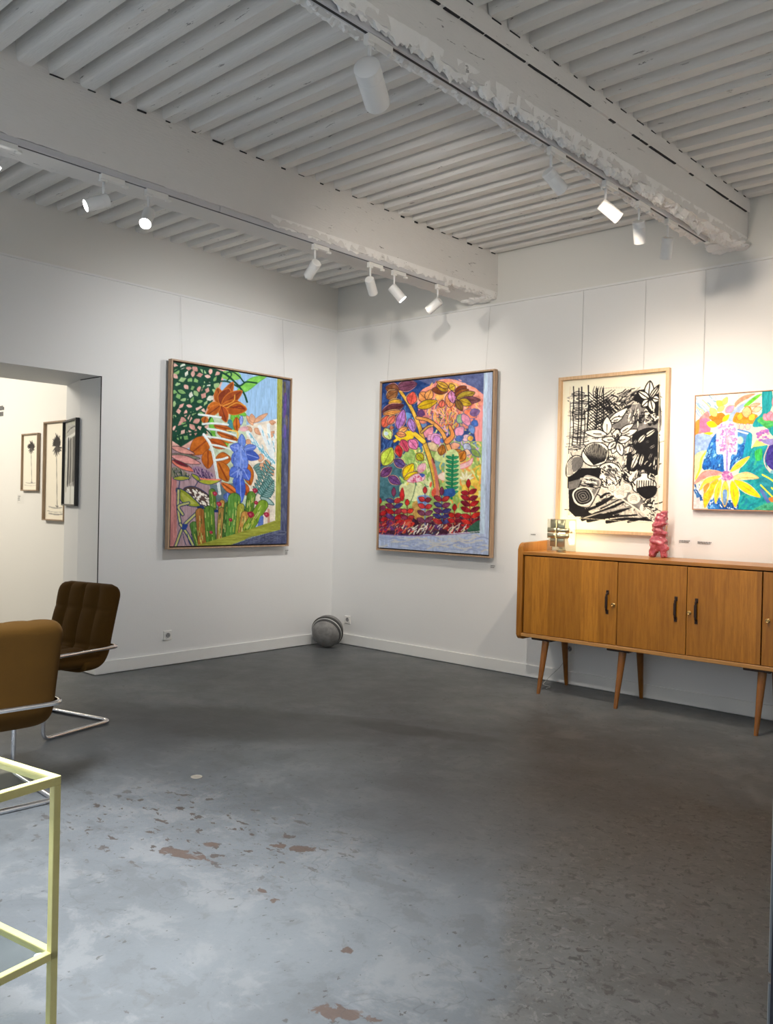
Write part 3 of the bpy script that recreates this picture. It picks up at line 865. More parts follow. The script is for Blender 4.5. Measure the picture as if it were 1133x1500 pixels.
def art_ink_still_life():
    A = Art(700, 950, (246, 236, 212), 7)
    f, l, lf, dot = A.fill, A.line, A.leaf, A.dot
    K = (24, 22, 24); G = (116, 112, 108); LG = (176, 170, 160); W = (244, 236, 216)
    def rows(poly, n, ln, w, ang, sp=.2, cols=(K,)):
        A.scribble(K, poly, n, ln, w, ang, sp, st=.1, cols=list(cols))
    area = [(142, 240), (300, 230), (470, 200), (570, 170), (570, 850), (380, 840), (146, 822)]
    f(LG, area, False, 1.2, 'v', a=.55)
    rows(area, 420, 46, 4.5, .5, 2.6, (K, G, K, W, LG, W))
    rows([(380, 300), (570, 240), (570, 640), (400, 640)], 260, 30, 6, None, .5, (K, K, G, W))
    # sparse top, rule lines
    for y in (190, 196, 206, 214):
        l(LG, 2, [(270, y), (380, y - 6), (470, y - 4)])
    # hatch field on the left
    f(W, [(140, 200), (300, 215), (300, 460), (220, 490), (140, 500)], False, .4)
    rows([(165, 215), (205, 212), (210, 490), (165, 500)], 90, 58, 3.6, 0, .14, (K, G, K, G, LG))
    rows([(225, 240), (320, 230), (320, 440), (225, 450)], 60, 40, 4, -.6, .4, (K, G, LG))
    for x, y0, y1, w in [(156, 182, 330, 6), (158, 330, 480, 5), (182, 190, 470, 5), (196, 184, 480, 6), (228, 176, 410, 7), (212, 300, 470, 5), (142, 260, 520, 3)]:
        l(K, w, [(x, y0), (x + 3, (y0 + y1) / 2), (x - 2, y1)])
    # fern of chevrons
    for x, sp in [(270, 1), (300, .8)]:
        l(K, 6, [(x, 190), (x + 4, 300), (x, 400)])
        for i in range(14):
            y = 220 + i * 15
            l(K, 6, [(x, y + 22), (x + 30 * sp, y + 6), (x + 72 * sp, y - 22)], w2=3); l(K, 5, [(x, y + 22), (x - 22, y + 6), (x - 42, y - 14)], w2=3)
    for i in range(5):
        l(K, 5, [(256 + i * 9, 238), (252 + i * 11, 205), (258 + i * 9 + i * 2, 180)], w2=2)
    l(K, 7, [(340, 224), (372, 238), (366, 260)]); rows([(320, 250), (380, 260), (370, 330), (300, 340)], 26, 44, 4.5, .75, .3)
    rows([(380, 205), (470, 195), (440, 270), (385, 275)], 34, 40, 4, -.6, .25, (K, G, K))
    # right hand dark foliage
    f(G, [(400, 290), (470, 270), (570, 250), (572, 420), (440, 400)], True, .9)
    f(K, [(462, 212), (500, 196), (560, 220), (575, 200), (575, 330), (530, 320), (500, 280), (470, 260)], True, .2)
    for a, b, w in [((520, 240), (528, 152), 44), ((525, 245), (468, 205), 34), ((525, 245), (574, 172), 22), ((525, 248), (488, 285), 34), ((530, 248), (545, 310), 36), ((540, 240), (574, 250), 34)]:
        lf(W, a, b, w, oc=K, ow=6, vein=K, vw=6)
    lf(K, (388, 308), (440, 276), 22); lf(K, (452, 230), (475, 260), 30)
    rows([(400, 300), (480, 290), (470, 380), (400, 380)], 44, 26, 4, 1.9, .8, (W, K, LG))
    for i in range(60):
        t = A.rng.random() * 6.28; r = 8 + A.rng.random() * 44
        x, y = 525 + r * math.cos(t), 342 + r * .8 * math.sin(t)
        l([K, W, K][i % 3], 5, [(x, y), (x + 9 * math.cos(t + 1), y + 9 * math.sin(t + 1)), (x + 12 * math.cos(t + 2), y + 12 * math.sin(t + 2))])
    # lilies in the middle
    f(G, [(330, 330), (400, 310), (420, 380), (350, 390)], True, .8)
    for a, b, w in [((320, 380), (420, 290), 40), ((340, 360), (396, 338), 26), ((322, 425), (322, 335), 46), ((322, 425), (215, 412), 40), ((372, 440), (470, 400), 36), ((380, 420), (450, 370), 30), ((365, 450), (298, 448), 30), ((368, 450), (372, 398), 44), ((370, 455), (436, 442), 40), ((372, 460), (350, 520), 34), ((376, 462), (396, 530), 36), ((366, 460), (326, 500), 30)]:
        lf(W, a, b, w, oc=K, ow=5); l(K, 7, [((a[0] * 3 + b[0]) / 4, (a[1] * 3 + b[1]) / 4), ((a[0] + b[0] * 1.5) / 2.5, (a[1] + b[1] * 1.5) / 2.5 + 3)], w2=2); l(G, 3, [(a[0], a[1] + 4), ((a[0] + b[0]) / 2, (a[1] + b[1]) / 2 + 8)])
    rows([(355, 420), (385, 420), (385, 460), (355, 460)], 14, 24, 4, 1.5, 1.4)
    # dark leaf mass lower right
    f(K, [(445, 430), (520, 390), (572, 420), (572, 610), (540, 620), (500, 600), (450, 610), (418, 590), (425, 520), (450, 500)], True, .2)
    for a, b, w in [((500, 440), (560, 396), 40), ((470, 470), (510, 420), 40), ((450, 480), (470, 440), 26), ((520, 500), (566, 470), 26), ((440, 600), (480, 510), 46), ((480, 590), (500, 510), 34), ((550, 615), (560, 520), 34), ((520, 560), (545, 505), 26), ((500, 470), (540, 450), 22), ((425, 570), (440, 520), 18)]:
        lf(W if w > 30 else LG, a, b, w * .62, oc=K, ow=6, vein=K, vw=5)
    rows([(430, 500), (570, 500), (570, 610), (430, 600)], 24, 30, 4, -1.1, .5, (W, K))
    # round striped heads
    f(W, [(205, 515), (240, 470), (300, 468), (330, 500), (320, 560), (260, 582), (215, 560)], oc=K, ow=5)
    for i in range(17):
        t = i / 16
        l(K, 5.5, [(212 + t * 112, 505 - math.sin(t * 3.14) * 34), (225 + t * 95, 530), (262 + t * 50, 576 - t * 20)], w2=4)
    f(W, [(130, 610), (138, 560), (170, 530), (205, 540), (205, 580), (170, 620), (140, 636)], oc=K, ow=5)
    f(G, [(160, 545), (205, 540), (205, 580), (165, 610)], True, .6)
    for i in range(5):
        l(G, 4, [(134 + i * 7, 625), (140 + i * 7, 575), (160 + i * 9, 540)])
    f(W, [(272, 620), (300, 575), (350, 565), (392, 600), (392, 650), (350, 686), (300, 680), (276, 655)], oc=K, ow=5)
    for x, y in A.inside([(280, 620), (305, 580), (350, 572), (385, 605), (385, 648), (348, 680), (300, 672)], 66):
        lf(K, (x, y), (x + 9, y + 10), 6)
    rows([(330, 590), (380, 600), (370, 650), (320, 650)], 20, 36, 4, .7, .6, (G, K))
    for i in range(14):
        t = i * .45
        l(K, 4, [(345, 545), (345 + 26 * math.cos(t), 545 + 16 * math.sin(t))])
    dot(W, 345, 545, 12, 8, oc=K, ow=4)
    # black wedge, log, striped table edge
    f(K, [(140, 640), (205, 592), (300, 590), (290, 640), (225, 660), (160, 700), (140, 690)], False, .2)
    f(G, [(145, 660), (215, 640), (170, 720), (145, 720)], False, .8)
    f(K, [(145, 700), (180, 690), (230, 800), (280, 830), (180, 830), (150, 800)], False, .2)
    f(LG, [(190, 690), (222, 626), (285, 640), (300, 668), (270, 740), (240, 785), (180, 770), (165, 730)], oc=K, ow=5, st=.9)
    f(G, [(240, 650), (285, 650), (288, 680), (262, 730), (235, 710)], True, .9)
    rows([(205, 650), (260, 640), (280, 690), (230, 700)], 26, 36, 4, .2, .6, (W, K))
    for r, c in [(1.0, W), (.86, K), (.7, G), (.6, K), (.46, G), (.36, K), (.24, G), (.13, K)]:
        t = np.linspace(0, 6.28, 14, endpoint=False)
        f(c, np.c_[214 + 50 * r * np.cos(t) + 3 * np.sin(3 * t), 730 + 47 * r * np.sin(t)], st=.3)
    for p, w in [([(180, 818), (300, 770), (372, 720)], 16), ([(215, 842), (340, 790), (420, 752)], 20), ([(250, 838), (380, 806), (470, 768)], 22), ([(280, 770), (330, 745), (350, 730)], 14), ([(300, 790), (360, 760), (400, 740)], 9), ([(330, 855), (430, 840), (560, 850)], 18), ([(240, 850), (340, 832), (470, 822)], 16), ([(300, 735), (320, 720), (350, 712)], 14), ([(430, 855), (520, 835), (560, 848)], 12)]:
        l(K, w, p, w2=w * .5)
    for p in ([(220, 836), (330, 800), (420, 770)], [(300, 812), (400, 790), (480, 775)], [(260, 800), (330, 770), (380, 742)]):
        l(LG, 5, p)
    # cloth with pale roses
    f(G, [(325, 690), (370, 700), (430, 710), (520, 760), (560, 850), (480, 800), (400, 740)], False, .7)
    l(W, 7, [(300, 685), (400, 745), (500, 815), (558, 856)])
    for x, y, r in [(390, 716, 34), (352, 690, 20), (455, 742, 32), (420, 690, 26), (400, 690, 18), (520, 790, 38), (530, 760, 26), (545, 825, 20)]:
        dot(W, x, y, r, r * .86, oc=LG, ow=2)
        for k in range(3):
            l(LG if x < 500 else K, 3.5, [(x - r * .5, y - r * .2 + k * 8), (x, y - r * .5 + k * 9), (x + r * .5, y - r * .1 + k * 7)])
    rows([(500, 740), (565, 740), (565, 850), (530, 850)], 26, 18, 5, None, .5, (K, K, W))
    # diagonal wand, bottle
    l(K, 10, [(376, 566), (420, 640), (456, 690)]); l(W, 4, [(378, 570), (420, 640), (455, 690)])
    f(W, [(470, 640), (486, 632), (488, 618), (518, 618), (522, 640), (556, 660), (558, 690), (540, 712), (470, 712), (448, 690), (452, 660)], oc=K, ow=5)
    f(K, [(470, 690), (556, 680), (560, 720), (520, 745), (480, 720)], True, .3)
    for x in range(470, 552, 11):
        l(K, 5, [(x, 655), (x - 2, 702)]); 
    rows([(395, 600), (440, 620), (450, 680), (410, 650)], 20, 26, 6, .9, .5, (K, W))
    f(W, [(430, 640), (470, 600), (450, 640), (440, 660)]); 
    l((226, 214, 186), 3, [(140, 182), (134, 500), (142, 830)]); l((226, 214, 186), 3, [(575, 150), (570, 500), (572, 858)]); l((214, 204, 178), 2, [(142, 832), (330, 846), (572, 862)])
    return A.sample([(104, 152), (614, 102), (598, 910), (106, 888)], 230, 330)


def art_vase_flowers():
    A = Art(1120, 1200, (236, 226, 206), 9)
    f, l, lf, dot = A.fill, A.line, A.leaf, A.dot
    YE = (250, 226, 24); PU = (206, 160, 216); TE = (30, 160, 168); BL = (36, 104, 186); CR = (250, 240, 214)
    f((246, 236, 214), [(90, 100), (600, 60), (600, 320), (90, 420)], False, .4)
    A.scribble(0, [(95, 130), (250, 110), (250, 240), (110, 260)], 44, 60, 8, .9, .3, cols=[(206, 226, 236), (150, 180, 226), (250, 250, 240), (236, 226, 150), (130, 170, 190)])
    f((232, 140, 140), [(96, 330), (170, 235), (200, 260), (210, 390), (150, 400), (96, 415)], True, .5); f((246, 140, 60), [(94, 320), (125, 300), (120, 400), (94, 420)], True, .4); f((244, 120, 160), [(130, 300), (190, 290), (210, 380), (140, 390)], True, .4)
    f((240, 130, 40), [(200, 270), (290, 240), (320, 280), (270, 340), (215, 300)], True, .6)
    f((160, 184, 226), [(340, 280), (390, 210), (520, 120), (560, 100), (440, 220), (390, 300), (370, 340)], True, .4); f((112, 206, 60), [(460, 180), (540, 110), (585, 100), (500, 180), (470, 200)]); f((240, 150, 120), [(390, 160), (450, 110), (540, 95), (420, 170), (395, 200)])
    for a, b, w, c in [((300, 190), (250, 150), 50, (206, 226, 80)), ((300, 180), (330, 120), 40, (196, 226, 110)), ((250, 270), (205, 205), 54, (240, 236, 120)), ((260, 230), (310, 190), 40, (216, 230, 120)), ((300, 310), (350, 255), 36, (246, 230, 30)), ((180, 320), (260, 345), 50, (246, 226, 20)), ((150, 415), (230, 400), 26, (230, 220, 40)), ((320, 240), (385, 185), 54, (240, 150, 190))]:
        lf(c, a, b, w, oc=(140, 160, 90), ow=3, st=.5)
    f((244, 150, 40), [(375, 300), (400, 240), (440, 240), (470, 190), (510, 200), (525, 250), (560, 260), (550, 320), (470, 330), (400, 320)], True, .6)
    for a, b, w, c in [((480, 280), (480, 190), 70, (250, 190, 130)), ((500, 300), (540, 250), 50, (250, 206, 60)), ((420, 300), (440, 240), 46, (248, 180, 50)), ((520, 230), (590, 200), 40, (248, 200, 160)), ((500, 190), (580, 170), 26, (246, 186, 150))]:
        lf(c, a, b, w, oc=(220, 90, 60), ow=3, st=.5)
    for x in (410, 445, 490):
        dot((250, 216, 190), x, 350, 20, 24, oc=(216, 130, 170), ow=4)
    # teal upright leaves
    f(TE, [(595, 70), (660, 70), (670, 170), (650, 260), (700, 330), (690, 420), (660, 400), (620, 350), (530, 350), (545, 290), (590, 240), (590, 150)], True, .6, 'v')
    f((80, 190, 100), [(560, 300), (600, 270), (690, 250), (700, 320), (640, 360), (590, 330)], True, .7)
    for a, b, w in [((640, 300), (610, 250), 50), ((650, 300), (660, 230), 60), ((660, 300), (710, 240), 50)]:
        lf((250, 160, 186), a, b, w, oc=(226, 110, 120), ow=3)
    # ground of blues
    f((150, 176, 222), [(92, 420), (230, 430), (220, 540), (92, 600)], True, .6); f((206, 220, 170), [(96, 580), (190, 540), (170, 640), (110, 760)], True, .6); l((230, 236, 60), 14, [(190, 540), (150, 600), (140, 680), (110, 760)])
    f(BL, [(230, 430), (300, 400), (480, 480), (470, 620), (330, 700), (170, 690), (170, 600)], True, .8)
    A.scribble(0, [(190, 520), (260, 430), (470, 500), (440, 640), (250, 680), (160, 680)], 150, 22, 9, 1.9, 1.4, cols=[(30, 80, 160), (60, 140, 206), (110, 180, 226), (24, 66, 140), (50, 120, 200), (150, 206, 236)])
    f((84, 140, 206), [(400, 370), (520, 400), (480, 480), (400, 430)], True, .5); l((226, 236, 240), 12, [(390, 375), (460, 395), (520, 410)])
    f((28, 156, 186), [(490, 410), (525, 410), (520, 520), (500, 640), (450, 650), (470, 520)], True, .6, 'v')
    f(TE, [(520, 520), (640, 490), (640, 620), (660, 700), (720, 720), (720, 1000), (440, 1000), (430, 780), (440, 680)], True, .7)
    A.scribble(0, [(460, 560), (640, 520), (640, 980), (460, 980)], 60, 40, 12, 2.2, 1., cols=[(40, 170, 160), (30, 140, 170), (60, 180, 150), (20, 130, 150)])
    f((60, 190, 90), [(550, 540), (600, 520), (600, 600), (560, 610)], True, .8, 'v'); f((206, 226, 130), [(525, 510), (560, 450), (640, 490)], False)
    dot((186, 226, 206), 435, 455, 26, 32, oc=(120, 200, 210), ow=5)
    # vase and flowers at the far side
    for x, y in A.inside([(560, 390), (640, 370), (660, 440), (620, 480), (570, 450)], 26):
        dot([(200, 120, 190), (226, 150, 200), (170, 110, 200)][int(x) % 3], x, y, 11)
    f((150, 140, 206), [(600, 450), (760, 440), (860, 450), (860, 480), (660, 490)], True, .5)
    f((66, 56, 146), [(660, 492), (850, 488), (880, 600), (850, 680), (770, 700), (680, 680), (630, 620), (635, 560)], True, .8); l((236, 200, 200), 7, [(650, 495), (620, 580), (630, 650), (670, 705)])
    f((130, 190, 206), [(670, 690), (780, 690), (860, 680), (860, 760), (700, 790)], True, .6)
    # lower left whites and blues
    f((226, 214, 214), [(95, 840), (150, 860), (170, 985), (95, 990)], True, .5); A.scribble(0, [(100, 800), (160, 820), (160, 920), (110, 900)], 26, 30, 9, 1.2, .6, cols=[(40, 90, 160), (70, 130, 190), (220, 230, 236)])
    f((44, 110, 190), [(215, 860), (265, 800), (290, 900), (330, 985), (210, 990)], True, .9); f((30, 80, 150), [(330, 930), (420, 930), (430, 992), (300, 992)], True, 1)
    A.scribble(0, [(215, 880), (420, 930), (430, 990), (210, 990)], 50, 20, 9, None, cols=[(20, 70, 140), (120, 180, 226), (226, 236, 240), (40, 120, 190)])
    # yellow petals
    for a, b, w, c, bd in [((310, 710), (100, 800), 56, (240, 150, 146), 36), ((300, 735), (140, 850), 40, (246, 220, 80), 26), ((280, 760), (185, 985), 66, (250, 200, 40), 22), ((300, 760), (265, 950), 40, (246, 226, 60), 6), ((335, 770), (335, 975), 56, (240, 220, 80), 0), ((385, 770), (415, 975), 62, YE, -8), ((400, 765), (600, 895), 62, YE, 0), ((390, 745), (585, 745), 50, (246, 226, 150), -14), ((370, 700), (510, 580), 40, (246, 220, 60), 0), ((215, 790), (180, 870), 34, (246, 150, 60), 10)]:
        lf((246, 240, 200), a, b, w + 12, bend=bd); lf(c, a, b, w, oc=(220, 160, 110), ow=3, bend=bd, st=.6); l((206, 150, 60), 4, [((a[0] * 2 + b[0]) / 3, (a[1] * 2 + b[1]) / 3), ((a[0] + b[0] * 3) / 4, (a[1] + b[1] * 3) / 4)])
    f((110, 150, 200), [(318, 850), (350, 850), (345, 950), (325, 950)], True, .8)
    # lilac spike
    f((226, 236, 246), [(270, 340), (400, 330), (415, 550), (375, 570), (360, 690), (325, 690), (310, 570), (262, 550)], True, .3)
    l((170, 150, 216), 16, [(342, 540), (342, 620), (345, 720)], st=.6)
    for x, y in A.inside([(280, 340), (395, 335), (410, 540), (340, 560), (268, 540)], 120):
        t = A.rng.random() * 6.28
        lf([(206, 160, 222), (226, 180, 226), (190, 140, 210), (240, 180, 200)][int(A.rng.integers(4))], (x, y), (x + 17 * math.cos(t), y + 17 * math.sin(t)), 13, oc=(164, 110, 180), ow=2)
    f((240, 170, 190), [(330, 430), (355, 430), (350, 520), (335, 520)], True, .8)
    for x, y in A.inside([(310, 700), (385, 700), (395, 760), (310, 765)], 50):
        dot([(206, 120, 180), (226, 160, 200), (180, 100, 170)][int(x) % 3], x, y, 8)
    # striped leaf at the right and beyond
    f((44, 150, 170), [(590, 740), (720, 720), (900, 900), (900, 1000), (700, 960), (610, 830)], True, .6)
    for p in ([(610, 720), (680, 760), (760, 830)], [(600, 800), (680, 880), (760, 960)], [(680, 820), (760, 890), (840, 950)]):
        l((240, 240, 70), 12, p)
    f((226, 120, 50), [(660, 900), (720, 890), (740, 925), (690, 935)]); l((90, 120, 190), 24, [(605, 840), (640, 900), (680, 960)])
    f((70, 170, 130), [(600, 960), (700, 930), (760, 995), (560, 995)], True, .9)
    f((240, 196, 120), [(860, 60), (1010, 40), (1010, 420), (870, 420)], True, .7); f((90, 190, 110), [(900, 420), (1010, 420), (1010, 760), (880, 700)], True, .8); f((60, 120, 196), [(860, 760), (1010, 740), (1010, 1000), (840, 1000)], True, .8)
    for a, b, w, c in [((700, 220), (690, 90), 60, (250, 170, 190)), ((710, 210), (780, 100), 60, (246, 200, 160)), ((740, 300), (800, 220), 70, (246, 160, 90)), ((800, 400), (880, 300), 70, (250, 150, 170)), ((900, 300), (960, 180), 70, (246, 220, 70)), ((900, 640), (980, 520), 60, (216, 230, 90))]:
        lf(c, a, b, w, oc=(196, 110, 120), ow=3)
    return A.sample([(92, 112), (1010, 46), (1010, 994), (97, 994)], 250, 250)


def art_palm(seed, x=0.):
    A = Art(160, 460, (240, 232, 214), seed)
    K = (60, 56, 54); cx = 84
    A.line(K, 3, [(cx - 4, 110), (cx + 2, 250), (cx + 10, 396)])
    for i in range(17):
        t = -3.3 + i * .24 + x; L = 30 + 16 * A.rng.random() + (10 if i in (6, 7, 8) else 0)
        if t > .35 + x * 2: L *= .8
        A.leaf(K, (cx - 4, 112), (cx - 4 + L * math.cos(t), 108 + L * math.sin(t) * (1.2 if math.sin(t) < 0 else 1.6)), 10, bend=4, st=.4)
    for i in range(6):
        t = .5 + i * .42
        A.leaf((80, 76, 72), (cx - 4, 112), (cx - 4 + 34 * math.cos(t), 112 + 52 * math.sin(t)), 8, st=.4)
    A.line((150, 146, 138), 4, [(30, 398), (80, 404), (130, 400)]); A.line((176, 172, 162), 3, [(20, 418), (80, 424), (140, 420)]); A.line((120, 116, 110), 4, [(cx - 2, 392), (cx + 10, 398), (cx + 18, 394)])
    if x:
        A.line((130, 126, 120), 4, [(30, 430), (90, 434), (140, 430)])
    return A.sample([(0, 0), (159, 0), (159, 459), (0, 459)], 48, 130)


def art_reflection_print():  # upright grey strips paint in the reflections on the glazing
    A = Art(300, 460, (240, 239, 232), 21)
    A.fill((196, 194, 186), [(0, 0), (300, 0), (300, 60), (0, 90)], False, .3, 'h')
    A.fill((150, 148, 142), [(70, 110), (250, 80), (250, 330), (60, 350)], False, .6, 'v')
    for x, c, w in [(80, (66, 64, 62), 26), (112, (170, 168, 160), 20), (140, (90, 88, 84), 18), (168, (190, 188, 180), 22), (196, (110, 108, 104), 18), (224, (80, 78, 76), 20), (246, (206, 204, 196), 16)]:
        A.line(c, w, [(x, 100), (x + 4, 230), (x - 4, 350)], st=.6, tex='v')
    A.line((70, 68, 66), 5, [(50, 60), (150, 40), (262, 66), (262, 340)]); A.line((206, 206, 190), 26, [(40, 380), (40, 30), (250, 16)]); A.line((150, 150, 130), 8, [(150, 360), (150, 450)])
    return A.sample([(0, 0), (299, 0), (299, 459), (0, 459)], 60, 100)
# ---------------------------------------------------------------- placements and lamp settings
def facing(dx, dy):
    """turn for a chair whose front looks along (dx, dy); its own front is -y"""
    return math.atan2(dy, dx) + math.pi / 2


CHAIR_B = ((1.214, -3.668, 0), facing(.243, -.97))
CHAIR_A = ((2.275, -4.545, 0), facing(-.998, .06))
DOOR = ((6.2536, -5.6524, 0), math.atan2(-.893, .45))
COOL = (.985, .985, .975); WARM = (1., .84, .68); MID = (1., .91, .80)
# x, y, z of the hanging point, aim, label, power, on, rest
A, Z1, Bx, Z2 = 1.99, 3.264, 4.016, 3.338
SPOTS = [
    dict(x=A, y=-4.40, z=Z1, aim=(.4, -5.4, 1.2), label='track spotlight cut by the left photo edge', power=105, on=True, warm=COOL),
    dict(x=A, y=-3.785, z=Z1, aim=(1.35, -5.8, 2.15), label='spotlight turned to the left with its lit rim showing, left one of the near pair', power=95, on=True, warm=COOL, cone=110, blend=1.),
    dict(x=A, y=-3.498, z=Z1, aim=(4.1, -5.6, 0.), label='spotlight whose round bright lens faces the camera', power=230, on=True, warm=(.95, .97, 1.)),
    dict(x=A, y=-2.17, z=Z1, aim=(0., -1.75, 1.8), label='dim spotlight pointing away at the left wall, first of the far four', power=68, on=False, warm=COOL, cone=120, blend=1.),
    dict(x=A, y=-1.605, z=Z1, aim=(1.2, 0., 1.8), label='narrow looking spotlight beside the bright tilted one near the corner', power=66, on=False, warm=MID, cone=110, blend=1.),
    dict(x=A, y=-1.336, z=Z1, aim=(3.3, -.25, 1.25), label='bright tilted spotlight with glowing lens near the corner', power=90, on=True, warm=MID),
    dict(x=A, y=-.80, z=Z1, aim=(0., -1.25, 1.7), label='last spotlight at the end of the track nearer the corner', power=60, on=False, warm=COOL, cone=115, blend=1.),
    dict(x=Bx, y=-3.76, z=Z2, aim=(1.9, 0., 1.9), label='big cylindrical spotlight close to the camera under the chipped beam', power=210, on=False, size=1.5, warm=MID, cone=80, blend=1.),
    dict(x=Bx, y=-2.378, z=Z2, aim=(4.7, 0., 1.5), label='tilted white spotlight above the sideboard, first of the row of four', power=112, on=False, warm=WARM, cone=110, blend=1.),
    dict(x=Bx, y=-1.785, z=Z2, aim=(5.4, -.2, 1.7), label='second spotlight of the row above the sideboard, lens rim glowing', power=80, on=True, warm=WARM, cone=105, blend=1.),
    dict(x=Bx, y=-1.36, z=Z2, aim=(3.6, -.05, 1.3), label='third spotlight of the row above the sideboard, pointing down', power=80, on=False, warm=WARM, cone=105, blend=1.),
    dict(x=Bx, y=-.95, z=Z2, aim=(3.4, -.05, 1.2), label='grey shaded spotlight of the row above the sideboard, closest to the wall', power=45, on=False, warm=WARM, cone=80, blend=1.),
    # by the entrance, above and behind the camera
    dict(x=Bx, y=-5.75, z=Z2, aim=(3.55, -5.45, 0.), label='cool floodlight by the entrance above the yellow table', power=1400, on=True, soft=.16, warm=(.90, .95, 1.), cone=95, blend=1., size=1.4),
    dict(x=Bx, y=-5.3, z=Z2, aim=(8.4, -3.2, 2.0), label='added unseen spotlight by the entrance, bouncing fill light off the far side wall', power=760, on=True, warm=(1., .97, .93), cone=95, blend=1.),  # added out of view to lift the room with bounced light
]
ANNEX_W = 125.
DAY_W = 300.
DAY_P = (2.7, -8.6, 5.6)
DAY_AIM = (3.5, -5.3, 0.)
SKY = 1.
EXPO = 0.
# ---------------------------------------------------------------- the floor's dark and worn places (metres)
# cx, cy, rx, ry, rotation, edge softness, wobble, strength
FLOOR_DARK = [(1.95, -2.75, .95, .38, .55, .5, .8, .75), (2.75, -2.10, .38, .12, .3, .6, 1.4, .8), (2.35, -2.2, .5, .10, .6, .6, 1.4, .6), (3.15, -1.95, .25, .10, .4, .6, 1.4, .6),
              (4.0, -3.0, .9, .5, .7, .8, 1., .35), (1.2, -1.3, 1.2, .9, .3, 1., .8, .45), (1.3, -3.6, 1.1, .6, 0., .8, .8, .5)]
FLOOR_WORN = [(5.75, -3.05, 1.25, 1.35, .5, .12, .55, .85), (4.55, -2.6, .8, .75, .3, .9, .7, .45)]
FLOOR_CHIPS = [(3.43, -4.21, .055, .030, .6), (3.53, -4.19, .075, .022, .5), (3.49, -4.06, .03, .02, .4), (3.77, -3.83, .055, .03, .7), (3.70, -3.87, .03, .02, .4), (4.06, -4.21, .018, .018, 0.), (3.97, -4.18, .02, .014, 0.), (4.72, -4.52, .07, .03, .5), (4.49, -4.26, .016, .016, 0.)]
M['floor'] = floor_mat()

# ---------------------------------------------------------------- the room shell
FRONT = -6.6         # inner face of the street side wall
JAMB = -2.667          # right edge of the opening in the left wall
HEAD = 2.444           # its lintel
bm = B(); box(bm, (-6.2, FRONT - .4, -.12), (8.6, .2, 0)); struct('floor', bm, M['floor'])
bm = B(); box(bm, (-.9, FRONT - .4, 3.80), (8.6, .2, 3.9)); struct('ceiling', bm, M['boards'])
bm = B(); box(bm, (-.34, 0, 0), (8.6, .2, 3.80)); struct('wall_right', bm, M['wall'])
bm = B()
box(bm, (-.34, JAMB, 0), (0, 0, 3.80))
prism(bm, [(-.34, JAMB), (-.34, -1.9), (-.82, -1.9), (-.82, -2.544)], 0, 3.80)
box(bm, (-.82, -4.6, HEAD), (0, JAMB, 3.80))
prism(bm, [(-.34, JAMB), (-.82, -2.544), (-.82, JAMB)], HEAD, 3.80)
box(bm, (-.82, FRONT, 0), (0, -4.6, 3.80))
struct('wall_left', bm, M['wall'])
# street side: a shop window and an entrance, behind the camera
bm = B()
WX0, WX1, WZ0, WZ1 = 1.0, 4.75, .20, 2.75
for a, b in [((-.82, 0), (WX0, 3.80)), ((WX0, 0), (WX1, WZ0)), ((WX0, WZ1), (8.6, 3.80)), ((WX1, 0), (5.55, WZ1)), ((6.75, 0), (8.6, WZ1))]:
    box(bm, (a[0], FRONT - .2, a[1]), (b[0], FRONT, b[1]))
struct('wall_front', bm, M['wall'])
bm = B(); box(bm, (8.4, FRONT, 0), (8.6, 0, 3.80)); struct('wall_side', bm, M['wall'])
# the next room beyond the opening
bm = B(); box(bm, (-6.2, -2.1, 0), (-.82, -1.9, 3.3)); struct('wall_annex_right', bm, M['annex'])
bm = B(); box(bm, (-6.2, FRONT, 0), (-6., -2.1, 3.3)); struct('wall_annex_end', bm, M['annex'])
bm = B(); box(bm, (-6.2, FRONT - .2, 0), (-.82, FRONT, 3.3)); struct('wall_annex_left', bm, M['annex'])
bm = B(); box(bm, (-6.2, FRONT - .2, 3.3), (-.82, -1.9, 3.4)); struct('ceiling_annex', bm, M['annex'])

# baseboards: a few millimetres off the floor
def board(name, pts, h=.108, t=.016):
    """run of baseboard along a floor polyline, thickness to the left of travel"""
    bm = B()
    P = [Vector((x, y)) for x, y in pts]
    offs = []
    for i, p in enumerate(P):
        ds = []
        if i > 0: ds.append((P[i] - P[i - 1]).normalized())
        if i < len(P) - 1: ds.append((P[i + 1] - P[i]).normalized())
        ns = [Vector((-d.y, d.x)) for d in ds]
        n = sum(ns, Vector((0, 0))).normalized()
        offs.append(p + n * t / max(.3, n.dot(ns[0])))
    for i in range(len(P) - 1):
        prism(bm, [P[i], P[i + 1], offs[i + 1], offs[i]], .006, h)
    bmesh.ops.remove_doubles(bm, verts=bm.verts, dist=1e-5)
    o = struct(name, bm, M['trimwhite'])
    md = o.modifiers.new('edge', 'BEVEL'); md.width = .002; md.segments = 1; md.limit_method = 'ANGLE'
    return o


board('baseboard_left', [(-.82, -2.544), (-.34, JAMB), (0, JAMB), (0, 0)][::-1][::-1][::-1])
board('baseboard_right', [(8.4, 0), (0, 0)])
# slim picture rail along both walls
bm = B(); box(bm, (0, FRONT, 3.238), (.012, 0, 3.262)); box(bm, (.012, FRONT, 3.238), (.016, 0, 3.245)); struct('trim_1', bm, M['wall'])
bm = B(); box(bm, (0, -.012, 3.238), (8.4, 0, 3.262)); box(bm, (0, -.016, 3.238), (8.4, -.012, 3.245)); struct('trim_2', bm, M['wall'])
# open dark joint round the jamb
bm = B(); box(bm, (-.006, JAMB - .002, .11), (.001, JAMB + .004, HEAD)); box(bm, (-.34, JAMB - .004, HEAD - .006), (-.005, JAMB + .001, HEAD + .002)); struct('trim_3', bm, M['joint'])

# ---------------------------------------------------------------- joists and beams
from mathutils import noise as mn

JZ0, JZ1 = 3.685, 3.802


